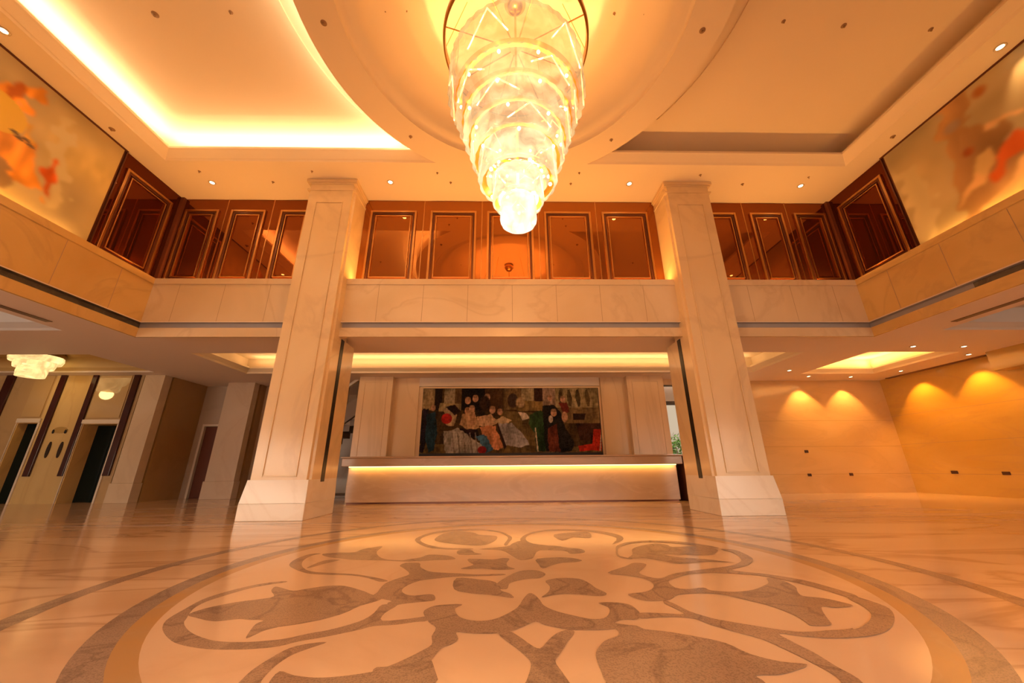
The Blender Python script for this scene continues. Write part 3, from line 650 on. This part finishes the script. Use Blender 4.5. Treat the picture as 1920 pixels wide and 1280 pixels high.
cv.poly([(54, 38), (68, 36), (74, 55), (70, 58), (60, 56)], (.62, .25, .12), .4, 23, 1.2); cv.poly([(50, 46), (58, 44), (66, 58), (60, 61)], (.05, .13, .22), .5, 24, 1.2); cv.ell(56, 58, 4, 3.5, (.30, .02, .02))
cv.poly([(66, 32), (76, 26), (84, 32), (76, 36)], (.52, .38, .22), .3, 25, 1); head(72, 23, 2.4)
cv.poly([(70, 34), (84, 33), (92, 42), (98, 54), (90, 56), (76, 54), (74, 44)], (.38, .34, .33), .35, 26, 1.0)
cv.poly([(69, 34), (70, 33), (78, 55), (76, 58)], (.03, .015, .01), .2, 27)
cv.poly([(89, 23), (96, 24), (100, 29), (93, 31)], (.62, .5, .38), .15, 28)
cv.poly([(100, 27), (108, 22), (114, 24), (113, 60), (105, 60), (104, 42), (99, 34)], (.02, .045, .015), .5, 29, 1); cv.poly([(112, 18), (122, 16), (128, 24), (132, 38), (140, 52), (138, 60), (114, 60)], (.015, .012, .01), .4, 30, 1.2)
head(119, 10, 2.2); head(122, 24, 2.8); cv.poly([(116, 38), (124, 34), (126, 60), (117, 60)], (.13, .03, .015), .4, 31, 1); cv.ell(119, 30, 2, 3.5, (.5, .4, .32)); head(131, 11, 2.4)
cv.poly([(128, 14), (136, 14), (137, 24), (130, 24)], (.18, .03, .02), .3, 32, 1); cv.ell(132, 28, 2.8, 5, (.52, .28, .16)); cv.poly([(104, 38), (105, 38), (107, 60), (105.5, 60)], (.5, .4, .25), .2, 33)
cv.poly([(142, 34), (165, 34), (165, 50), (145, 50)], (.05, .02, .012), .7, 34)
cv.poly([(158, 40), (166, 40), (164, 60), (156, 59), (144, 60), (143, 55), (156, 53)], (.50, .03, .012), .25, 35); cv.poly([(165, 40), (165.8, 40), (163, 60), (162, 60)], (.6, .45, .3), 0)
cv.a *= (1 + (cv.noise(1.1, .5, 77) - .5) * .7 + (cv.noise(.35, 1.0, 78) - .5) * .4)[..., None]
cv.a += (rng.random(cv.a.shape[:2])[..., None] - .5) * .03
th = thing('painting', (0, YR, 1.4), 'wide dark painting of a costumed gathering on the reception wall', 'painting')
PX0, PX1, PZ0, PZ1 = -3.32, 3.42, 1.30, 3.92
canvas_mesh('canvas', cv, lambda x, y: (PX0 + (PX1 - PX0) * x / 165, YR - .045, PZ1 + (PZ0 + .2 - PZ1) * y / 61.5), th, painted('oil_canvas', .85), .8)
b = MB(); b.box(PX0 - .02, PX1 + .02, YR - .04, YR + .02, PZ0, PZ1 + .02); obj('stretcher_back', b, BLACK, th)
b = MB(); b.frame(PX0 - .06, PX1 + .06, PZ0, PZ1 + .06, YR - .06, YR - .0, .05); obj('thin_frame', b, WOODBEIGE, th)

# desk
th = thing('reception_desk', (0, 12.2, 0), 'long beige stone reception desk with a glowing strip under its counter', 'reception desk')
b = MB(); b.box(-5.03, 5.20, 12.2, 13.0, .05, 1.07); obj('desk_body', b, DESKST, th, bevel=.01)
b = MB(); b.box(-5.20, 5.34, 12.02, 13.1, 1.08, 1.32); b.box(-5.24, 5.38, 11.99, 13.14, 1.32, 1.37); obj('counter_slab', b, DESKST, th, bevel=.015)
b = MB(); b.box(-5.0, 5.17, 12.26, 13.0, 0, .05); obj('toe_kick', b, DKBRONZE, th)
b = MB(); b.box(-5.0, 5.17, 12.12, 12.15, 1.055, 1.079); obj('light_strip', b, STRIP, th)
b = MB(); b.box(5.40, 5.43, 12.1, 13.9, .0, 1.36); b.box(5.24, 5.43, 13.85, 13.9, .0, 1.36); o = obj('side_gate', b, DKBRONZE, th)
lamp('desk_strip_light', 'AREA', (.08, 12.13, 1.05), 16, AMBER, .06, 10.1, aim=(0, .25, -1), along=(1, 0, 0))
lamp('desk_floor_glow', 'AREA', (.08, 12.24, .09), 50, AMBER, .04, 10.1, aim=(0, -1, -.6), along=(1, 0, 0))

# stairs seen through the gap left of the desk
STAIR = M('dark_stair_stone', (.16, .10, .06), .4)
th = thing('staircase', (-7.4, 14.8, 0), 'shadowy staircase with a pale handrail seen between the left pier and the desk', 'staircase')
b = MB(); b.add([(-8.6, 14.5, .9), (-8.6, 14.5, 1.6), (-5.4, 14.5, 4.1), (-5.4, 14.5, 3.4), (-8.6, 14.65, .9), (-8.6, 14.65, 1.6), (-5.4, 14.65, 4.1), (-5.4, 14.65, 3.4)], [(0, 1, 2, 3), (7, 6, 5, 4), (0, 4, 5, 1), (1, 5, 6, 2), (2, 6, 7, 3), (3, 7, 4, 0)]); obj('stringer', b, STAIR, th)
b = MB(); b.add([(-8.6, 14.45, 2.3), (-8.6, 14.45, 2.42), (-5.4, 14.45, 4.9), (-5.4, 14.45, 4.78), (-8.6, 14.6, 2.3), (-8.6, 14.6, 2.42), (-5.4, 14.6, 4.9), (-5.4, 14.6, 4.78)], [(0, 1, 2, 3), (7, 6, 5, 4), (0, 4, 5, 1), (1, 5, 6, 2), (2, 6, 7, 3), (3, 7, 4, 0)]); obj('handrail', b, WHITEPAINT, th)
for i in range(9):
    x = -8.5 + i * .36; b = MB(); zz = 1.6 + (x + 8.6) * .78; b.tube([(x, 14.55, zz - .1), (x, 14.55, zz + .75)], .03); obj('baluster', b, STAIR, th)
b = MB()
for i in range(12): b.box(-8.6 + i * .27, -8.33 + i * .27, 14.66, 15.5, .7 + i * .21, .95 + i * .21)
obj('steps', b, STAIR, th)
mb = MB(); mb.box(-8.7, -5.3, 14.0, 15.5, 0, .14); mb.box(-8.7, -5.3, 13.8, 15.5, .0, .07); struct('trim_10', mb, STAIR)

# narrow window right of the desk, with greenery outside
x0, x1 = 6.08, 7.9
for q in ((5.9, 6.08, 0, ZU), (7.9, 8.4, 0, ZU), (6.08, 7.9, 0, .85), (6.08, 7.9, 4.1, ZU)):
    mb = MB(); mb.box(q[0], q[1], YR + .3, YR + .5, q[2], q[3]); struct('wall_window_side', mb, WOODBEIGE)
mb = MB(); mb.frame(x0, x1, .85, 4.1, YR + .26, YR + .36, .06); mb.box(x0, x1, YR + .27, YR + .35, 3.3, 3.45); w = struct('window_1', mb, M('dark_window_frame', (.05, .03, .02), .3))
mb = MB(); mb.box(x0 + .06, x1 - .06, YR + .30, YR + .31, .91, 4.04)
th = thing('garden_shrub', (7.1, 16.2, 0), 'leafy green shrub outside the narrow window right of the desk', 'shrub')
b = MB()
for k in range(5): b.tube([(7.3, 16.2, 0), (7.3 + .25 * math.cos(k * 1.3), 16.2 + .2 * math.sin(k * 1.3), 1.0), (7.3 + .5 * math.cos(k * 1.3), 16.2 + .4 * math.sin(k * 1.3), 1.9)], .02, 6)
obj('stems', b, BROWNST, th)
b = MB()
for k in range(900):
    a, e, q = random.uniform(0, 2 * PI), random.uniform(-1, 1), random.uniform(.5, 1)
    c = Vector((7.3 + .75 * q * math.cos(a) * math.sqrt(1 - e * e), 16.2 + .55 * q * math.sin(a) * math.sqrt(1 - e * e), 1.5 + .95 * q * e))
    u = Vector((random.gauss(0, 1), random.gauss(0, 1), random.gauss(0, 1))).normalized() * .09; v = u.orthogonal().normalized() * .04
    b.add([c - u, c - v * .9, c + u, c + v * .9], [(0, 1, 2, 3)])
obj('foliage', b, M('leaf_green', (.10, .22, .03), .5), th, recalc=False)
mb = MB(); mb.box(5.6, 12, 19.4, 19.6, 0, 2.6); struct('wall_garden', mb, M('garden_wall_white', (.8, .76, .68), .8))
lamp('garden_daylight', 'AREA', (7.6, 15.2, 4.2), 90, (1, .92, .8), 2.4, 2.0, aim=(0, .6, -1))
gl = bpy.data.materials.new('clear_glass'); gl.use_nodes = True; nt = gl.node_tree; nt.nodes.clear(); o_ = nt.nodes.new('ShaderNodeOutputMaterial'); t_ = nt.nodes.new('ShaderNodeBsdfTransparent'); g_ = nt.nodes.new('ShaderNodeBsdfGlossy'); g_.inputs['Roughness'].default_value = .02; x_ = nt.nodes.new('ShaderNodeMixShader'); x_.inputs[0].default_value = .12
nt.links.new(t_.outputs[0], x_.inputs[1]); nt.links.new(g_.outputs[0], x_.inputs[2]); nt.links.new(x_.outputs[0], o_.inputs[0])
struct('window_pane', mb, gl, parent=w)

# ------------------------------------------------------------------ murals on the side walls
def mural(sx, name, label, paint):
    X = sx * (XG - .03); ya, yb = -.2, 7.58; L = yb - ya; H = ZC - ZT - .06
    cv = Canvas(L * 10, H * 10, 3.2)
    def q(u, v): p = at_x(u, v, sx * (XG - .05)); return ((p[1] - ya) * 10, (ZC - .03 - p[2]) * 10)
    paint(cv, q)
    th = thing(name, (X, (ya + yb) / 2, ZT), label, 'mural', 'large murals on the side walls')
    P = (lambda x, y: (X - sx * .02, ya + x / 10, ZC - .03 - y / 10))
    canvas_mesh('canvas', cv, P, th, painted('mural_paint', .3))
    b = MB(); b.box(X, sx * XG, ya, yb, ZT, ZC - .01); obj('backing_board', b, DKBRONZE, th)
    b = MB(); b.box(X - sx * .03, X, ya, yb, ZC - .05, ZC - .005); b.box(X - sx * .03, X, yb - .0, yb + .03, ZT, ZC - .005); obj('edge_strip', b, DKBRONZE, th)
    return th
def left_paint(cv, q):
    n = cv.noise(.07, .1, 5)[..., None]; n2 = cv.noise(.25, .3, 6)[..., None]
    cv.a[:] = np.array((.46, .36, .22)) * (1 - n) + np.array((.66, .48, .18)) * n; cv.a *= .85 + .3 * n2
    P = lambda L: [q(*p) for p in L]
    cv.poly(P([(120, 250), (150, 240), (140, 370), (100, 375), (110, 300)]), (.62, .50, .26), .1, 3, 3)
    cv.poly(P([(-40, 130), (28, 160), (62, 178), (72, 210), (68, 250), (90, 265), (110, 285), (104, 340), (92, 372), (70, 355), (40, 330), (-40, 320)]), (.86, .34, .05), .4, 7, 4)
    cv.poly(P([(60, 300), (92, 290), (104, 330), (90, 368), (74, 356)]), (.80, .14, .02), .5, 8, 3)
    cv.poly(P([(-40, 325), (0, 315), (40, 330), (48, 350), (10, 358), (-40, 350)]), (.36, .22, .10), .3, 9, 3)
    cv.poly(P([(30, 165), (60, 175), (66, 190), (50, 205), (36, 190)]), (.60, .16, .03), .5, 10, 3)
    cv.poly(P([(50, 200), (70, 215), (60, 250), (40, 230)]), (.92, .52, .10), .4, 11, 3)
    k = cv.noise(.9, .35, 41)[..., None]; sat = np.clip((cv.a[..., :1] - cv.a[..., 2:]) * 2.2 - .8, 0, 1); cv.a *= 1 + sat * (k - .5) * .9
    cv.blur(2)
    x, y = q(-8, 202); cv.ell(x, y, 4.7, 3.9, (.80, .52, .08), .05, 12, .06)
    for i in range(4): cv.ell(q(28, 248)[0] + i * .9, q(28, 248)[1] + (i % 2) * .6, .8, .35, (.16, .10, .05), .2, 13, .5)
def right_paint(cv, q):
    n = cv.noise(.07, .1, 15)[..., None]; n2 = cv.noise(.25, .3, 16)[..., None]
    cv.a[:] = np.array((.40, .34, .22)) * (1 - n) + np.array((.60, .46, .24)) * n; cv.a *= .85 + .3 * n2
    P = lambda L: [q(*p) for p in L]
    cv.poly(P([(1665, 320), (1700, 330), (1745, 390), (1720, 450), (1705, 430)]), (.66, .54, .30), .1, 3, 3)
    cv.poly(P([(1790, 250), (1830, 170), (1855, 175), (1850, 230), (1920, 210), (1960, 240), (1960, 370), (1900, 380), (1812, 400), (1808, 330), (1818, 290)]), (.56, .32, .14), .35, 17, 4)
    cv.poly(P([(1822, 330), (1850, 275), (1858, 300), (1862, 330), (1840, 350), (1815, 392)]), (.80, .50, .22), .2, 18, 2)
    cv.poly(P([(1880, 330), (1905, 240), (1960, 200), (1960, 270), (1910, 310), (1895, 350)]), (.68, .14, .03), .3, 19, 3)
    cv.poly(P([(1815, 395), (1860, 360), (1905, 300), (1960, 250), (1960, 330), (1890, 370), (1830, 398)]), (.84, .56, .26), .2, 20, 2)
    cv.ell(*q(1835, 172), 1.2, 1.2, (.34, .13, .04), .3, 21, .5); cv.ell(*q(1815, 285), 1.0, 1.0, (.42, .12, .04), .3, 22, .5)
    cv.poly(P([(1850, 225), (1920, 205), (1922, 212), (1852, 235)]), (.80, .52, .26), .2, 23, 1)
    cv.poly(P([(1838, 300), (1858, 282), (1862, 310), (1850, 330), (1838, 325)]), (.86, .60, .26), .2, 24, 1)
    cv.ell(*q(1785, 238), 1.6, 1.2, (.34, .25, .18), .3, 25, .6)
    cv.blur(3)
mural(-1, 'mural', 'blurred orange and gold cloudlike mural on the left upper wall', left_paint)
mural(1, 'mural', 'soft grey and gold mural of entwined reclining figures on the right upper wall', right_paint)
# warm strips grazing up the murals from the parapet shelf
lamp('mural_graze_light', 'AREA', (-9.72, YC - .8, ZT + .03), 14, AMBER, .06, 7, aim=(-.3, 0, 1), along=(0, 1, 0))
lamp('mural_graze_light', 'AREA', (9.72, YC - .8, ZT + .03), 14, AMBER, .06, 7, aim=(.3, 0, 1), along=(0, 1, 0))

# ------------------------------------------------------------------ chandelier
th = thing('chandelier', (0, YC, 4.3), 'huge tiered crystal chandelier hanging from the domed ring', 'chandelier')
b = MB(); b.lathe([(0, ZC + .64), (.16, ZC + .64), (.2, ZC + .5), (.11, ZC + .36), (0, ZC + .36)], 0, YC, 32); obj('canopy', b, GOLD, th, smooth=True)
b = MB(); b.tube([(0, YC, ZC + .4), (0, YC, 4.7)], .02); obj('stem', b, GOLD, th)
b = MB(); b.lathe([(1.24, 7.96), (1.27, 7.97), (1.28, 8.08), (1.25, 8.10), (1.23, 8.08), (1.24, 7.96)], 0, YC, 96); obj('rim_ring', b, M('aged_gold', (.45, .22, .06), .3, 1), th, smooth=True)
for k in range(8):
    a = k * PI / 4 + .3; b = MB(); b.tube([(1.25 * math.cos(a), YC + 1.25 * math.sin(a), 8.0), (.1 * math.cos(a), YC + .1 * math.sin(a), 8.05)], .012, 6); obj('spoke', b, GOLD, th)
for k in range(6):
    a = k * PI / 3; b = MB(); b.tube([(1.25 * math.cos(a), YC + 1.25 * math.sin(a), 8.05), (.9 * math.cos(a), YC + .9 * math.sin(a), ZC + .55)], .006, 5); obj('cable', b, GOLD, th)
TIERS = [(1.12, 7.45, 6.62, 0), (.98, 6.72, 6.22, 1), (.85, 6.35, 5.84, 0), (.73, 5.98, 5.48, 1), (.60, 5.60, 5.06, 0), (.385, 5.18, 4.70, 1), (.265, 4.78, 4.36, 0)]
CM = [crystal('crystal_pale', (1, .62, .27), .52, .46), crystal('crystal_pale', (1, .63, .29), .58, .34), crystal('crystal_mid', (1, .65, .32), .68, .24), crystal('crystal_mid', (1, .65, .32), .70, .18),
      crystal('crystal_bright', (1, .69, .37), .72, .14), crystal('crystal_bright', (1, .73, .42), .85, .09), crystal('crystal_tip', (1, .80, .52), 1.0, .04)]
for i, (r, zt, zb, sc) in enumerate(TIERS):
    n = 168; fr = max(10, int(r * 34))
    mod = lambda a, j, fr=fr: 1 + .018 * math.cos(fr * a) * (1 if j in (2, 3, 4, 5) else .4)
    scal = lambda a: 0
    b = MB()
    prof = [(r * .93, zt), (r * .99, zt - .03), (r, zt - .12), (r * .985, (zt + zb) / 2), (r, zb + .08), (r * .96, zb + .02), (r * .90, zb)]
    if i == 6: prof += [(r * .6, zb - .03), (r * .3, zb - .04), (0, zb - .045)]
    b.lathe(prof, 0, YC, n, mod=mod)
    if sc:   # jagged crystal tops
        for k in range(len(b.v)):
            if k % len(prof) in (0, 1):
                a = (k // len(prof)) / n * 2 * PI; x, y, z_ = b.v[k]; b.v[k] = (x, y, z_ + .03 * abs(math.sin(fr * .5 * a)))
    t = obj('crystal_tier', b, CM[i], th, smooth=True, recalc=False)
    if i < 6:
        g = MB(); r2 = TIERS[i + 1][0]; g.lathe([(r * .93, zb + .06), (r * .86, zb + .09), (r * .80, zb + .10)], 0, YC, 96); obj('tier_underside', g, M('gold_glow_plate', (.55, .27, .05), .35, .8), th, smooth=True)
        # bright criss-cross rods on the tier
        for k in range(max(6, int(r * 10))):
            a = 2 * PI * k / max(6, int(r * 10)); a2 = a + (PI / max(6, int(r * 10))) * (1 if k % 2 else -1)
            q = MB(); q.tube([(r * 1.0 * math.cos(a), YC + r * 1.0 * math.sin(a), zb + .1), (r * .98 * math.cos(a2), YC + r * .98 * math.sin(a2), zt - .08)], .011, 6); obj('light_rod', q, M('rod_glow', (1, .8, .5), .2, emit=(1, .66, .28), es=2.6) if i == 0 and k == 0 else bpy.data.materials['rod_glow'], t)
    nb = max(4, int(r * 9))
    for k in range(nb):
        a = 2 * PI * (k + .5 * (i % 2)) / nb; q = MB()
        cx, cy, cz = r * .82 * math.cos(a), YC + r * .82 * math.sin(a), zb + .03
        q.lathe([(0, -.03), (.018, -.02), (.026, 0), (.018, .02), (0, .03)], 0, 0, 10); q.v = [(x + cx, y + cy, z_ + cz) for x, y, z_ in q.v]
        obj('bulb', q, BULB, t, smooth=True)

# small tiered chandelier in the lift lobby
CX, CY, CZ = -15.95, 12.3, 4.83
th = thing('small_chandelier', (CX, CY, CZ), 'small round three tier crystal ceiling lamp in the lift lobby', 'ceiling lamp')
b = MB(); b.lathe([(0, CZ), (.62, CZ), (.64, CZ - .06), (.6, CZ - .14), (0, CZ - .14)], CX, CY, 40); obj('ceiling_plate', b, M('dark_gold_plate', (.25, .15, .05), .35, .8), th)
SC = crystal('lobby_crystal', (1, .66, .26), .8, .12)
for r, z0, z1, m in ((.60, CZ - .14, CZ - .36, SC), (.46, CZ - .34, CZ - .55, SC), (.34, CZ - .5, CZ - .84, SC)):
    b = MB(); b.lathe([(r, z0), (r * 1.03, (z0 + z1) / 2), (r * .97, z1)] + ([(0, z1 - .02)] if r < .4 else []), CX, CY, 72, mod=lambda a, j: 1 + .012 * math.cos(30 * a)); obj('crystal_ring', b, m, th, smooth=True, recalc=False)
lamp('small_chandelier_light', 'POINT', (CX, CY, CZ - .95), 12, (1, .62, .22), .2)

# ------------------------------------------------------------------ downlights and ceiling fittings
def make_downlight(label, group):
    t = thing('downlight', (0, 0, 0), label, 'downlight', group)
    b = MB(); b.lathe([(.055, .0), (.085, -.004), (.09, -.014), (.06, -.016), (.055, 0)], 0, 0, 24); obj('trim_ring', b, WHITEPAINT, t, smooth=True)
    b = MB(); b.lathe([(0, -.008), (.056, -.008)], 0, 0, 24); obj('lens', b, LENS, t, recalc=False)
    return t
proto = None
def downlight(p, label, group, e=0, col=WARM, tilt=(0, 0, -1), spot=1.2):
    global proto
    if proto is None: proto = make_downlight(label, group); o = proto; o.location = Vector(p) * S
    else: o = dup(proto, p, label, group)
    if e: lamp('downlight_beam', 'SPOT', (p[0], p[1], p[2] - .03), e * (1.0 if group == G2 else 1), col, .05, aim=tilt, spot=spot, blend=.8)
    return o
G1 = 'lit downlights in the main ceiling'; G2 = 'lit downlights in the right wing ceiling'
for (u, v), lab in (((398, 342), 'lit ceiling downlight over the left mirror bay'), ((732, 341), 'lit ceiling downlight just right of the left pier capital'), ((1180, 344), 'lit ceiling downlight just left of the right pier capital'),
                    ((1501, 348), 'lit ceiling downlight over the right mirror bay'), ((7, 57), 'lit ceiling downlight at the top of the left mural'), ((1875, 88), 'lit ceiling downlight at the top of the right mural')):
    p = at_z(u, v, ZC); side = 7 if abs(p[0]) > 9 else 0
    downlight((p[0], p[1], ZC), lab, G1, 25 if side else 30, WARM2 if side else WARM, (math.copysign(.28, p[0]), 0, -1) if side else (0, .05, -1), 1.1)
for (u, v), lab in (((1712, 649), 'right wing downlight nearest the mezzanine, left of its neighbour'), ((1807, 649), 'right wing downlight nearest the mezzanine, right of its neighbour'), ((1816, 664), 'right wing downlight on the edge by the ochre wall'),
                    ((1480, 694), 'right wing downlight between the two glowing trays'), ((1516, 705), 'right wing downlight below the left corner of the far tray'), ((1595, 706), 'right wing downlight below the far tray, nearer the wall corner'), ((1689, 695), 'right wing downlight beside the far tray, close to the ochre wall')):
    p = at_z(u, v, ZU); downlight((p[0], p[1], ZU), lab, G2, 22, AMBER, (0, 0, -1), 1.4)
# wall washers in the perimeter slot
for x in (11.95, 13.75): lamp('wall_wash_beam', 'SPOT', (x, Yr - .46, ZU - .02), 85, AMBER, .04, aim=(0, .16, -1), spot=1.5, blend=.5)
for y in (13.4, 11.6): lamp('wall_wash_beam', 'SPOT', (Xr - .5, y, ZU - .02), 92, (1, .42, .04), .04, aim=(.16, 0, -1), spot=1.5, blend=.5)
# coves over the reception and in the right tray
for y, d in ((10.9, 1), (13.35, -1)): lamp('coffer_cove_light', 'AREA', (-.25, y, 4.62), 34, (1, .60, .28), .06, 18.4, aim=(0, d * .5, 1), along=(1, 0, 0))
for y, d in ((10.9, 1), (13.65, -1)): lamp('coffer_cove_light', 'AREA', (12.65, y, 4.62), 11, (1, .55, .2), .06, 2.8, aim=(0, d * .5, 1), along=(1, 0, 0))
for x, d in ((11.25, 1), (14.05, -1)): lamp('coffer_cove_light', 'AREA', (x, 12.3, 4.62), 11, (1, .55, .2), .06, 2.8, aim=(d * .5, 0, 1), along=(0, 1, 0))

# small ceiling fittings (sprinklers and sensors)
def sprinkler(name, p, r, label, group, rect=False):
    b = MB()
    if rect: b.lathe([(0, -.03), (r * .7, -.025), (r, 0)], 0, 0, 16); 
    else: b.lathe([(0, -.05), (r * .35, -.05), (r * .35, -.02), (r * .5, -.015), (r, -.004), (r, 0)], 0, 0, 16)
    b.v = [(x + p[0], y + p[1], z_ + p[2]) for x, y, z_ in b.v]
    o = obj(name, b, DEVICE, recalc=False)
    tag(o, label, 'ceiling fitting', group); return o
CF_ = [((607, 43), 'smoke_detector', .09, ZC, 'round fitting on the ceiling ring, upper left of the chandelier'), ((1317, 57), 'smoke_detector', .09, ZC, 'round fitting on the ceiling ring, upper right of the chandelier'),
       ((770, 256), 'sprinkler_head', .07, ZC, 'small fitting on the ceiling ring, low on its left side'), ((1146, 262), 'sprinkler_head', .07, ZC, 'small fitting on the ceiling ring, low on its right side'),
       ((291, 27), 'smoke_detector', .10, ZP - .035, 'pale round detector on the glowing left ceiling panel'), ((433, 23), 'sprinkler_head', .06, ZP - .035, 'dark sprinkler on the glowing left ceiling panel'),
       ((1469, 40), 'sprinkler_head', .06, ZP - .035, 'dark sprinkler on the unlit right ceiling panel, nearer the ring'), ((1582, 48), 'sprinkler_head', .08, ZP - .035, 'dark sprinkler on the unlit right ceiling panel, middle of three'), ((1745, 55), 'sprinkler_head', .07, ZP, 'dark sprinkler on the unlit right ceiling panel, by the mural'),
       ((210, 242), 'smoke_detector', .10, ZC, 'small round fitting on the ceiling edge above the orange mural'), ((1674, 256), 'smoke_detector', .09, ZC, 'small round fitting on the ceiling edge above the pale mural'),
       ((374, 321), 'sprinkler_head', .06, ZC, 'tiny dark fitting left of the left bay downlight, nearer the cove'), ((512, 341), 'sprinkler_head', .06, ZC, 'tiny dark fitting between the left bay downlight and the left pier'), ((585, 321), 'sprinkler_head', .05, ZC, 'tiny fitting in front of the left pier capital'),
       ((820, 324), 'sprinkler_head', .05, ZC, 'tiny fitting left of the chandelier, nearer the ring'), ((845, 342), 'sprinkler_head', .06, ZC, 'tiny fitting left of the chandelier, nearer the mirrors'), ((1086, 324), 'sprinkler_head', .05, ZC, 'tiny fitting right of the chandelier, nearer the ring'), ((1070, 344), 'sprinkler_head', .06, ZC, 'tiny fitting right of the chandelier, nearer the mirrors'),
       ((1313, 328), 'sprinkler_head', .06, ZC, 'tiny dark fitting above the right pier capital'), ((1392, 345), 'sprinkler_head', .07, ZC, 'tiny dark fitting between the right pier and its bay downlight'), ((1516, 332), 'sprinkler_head', .05, ZC, 'tiny fitting just behind the right bay downlight'),
       ((723, 19), 'sprinkler_head', .06, ZC + .55, 'small dome fitting left of the chandelier rim, outer one'), ((763, 19), 'sprinkler_head', .05, ZC + .58, 'small dome fitting left of the chandelier rim, inner one'), ((1152, 25), 'sprinkler_head', .05, ZC + .58, 'small dome fitting right of the chandelier rim, inner one'), ((1207, 24), 'sprinkler_head', .06, ZC + .55, 'small dome fitting right of the chandelier rim, outer one')]
for (u, v), nm, r, z_, lab in CF_:
    p = at_z(u, v, z_); sprinkler(nm, p, r * .62, lab, 'small ceiling fittings')
# sockets on the right wing walls
for (u, v), w_, lab in (((1512, 846), 'y', 'small dark wall fitting midway up the far right wall'), ((1518, 890), 'y', 'dark socket low on the far right wall, nearer the pier'), ((1596, 889), 'y', 'dark socket low on the far right wall, nearer the corner'),
                        ((1790, 885), 'x', 'dark socket low on the ochre side wall, nearer the corner'), ((1887, 887), 'x', 'dark socket low on the ochre side wall, at the right edge')):
    b = MB()
    if w_ == 'y': p = at_y(u, v, Yr - .01); b.box(p[0] - .07, p[0] + .07, Yr - .03, Yr, p[2] - .05, p[2] + .05)
    else: p = at_x(u, v, Xr - .01); b.box(Xr - .03, Xr, p[1] - .1, p[1] + .1, p[2] - .05, p[2] + .05)
    o = obj('wall_socket', b, M('socket_brown', (.06, .02, .01), .5), bevel=.008); tag(o, lab, 'wall socket', 'wall sockets in the right wing')
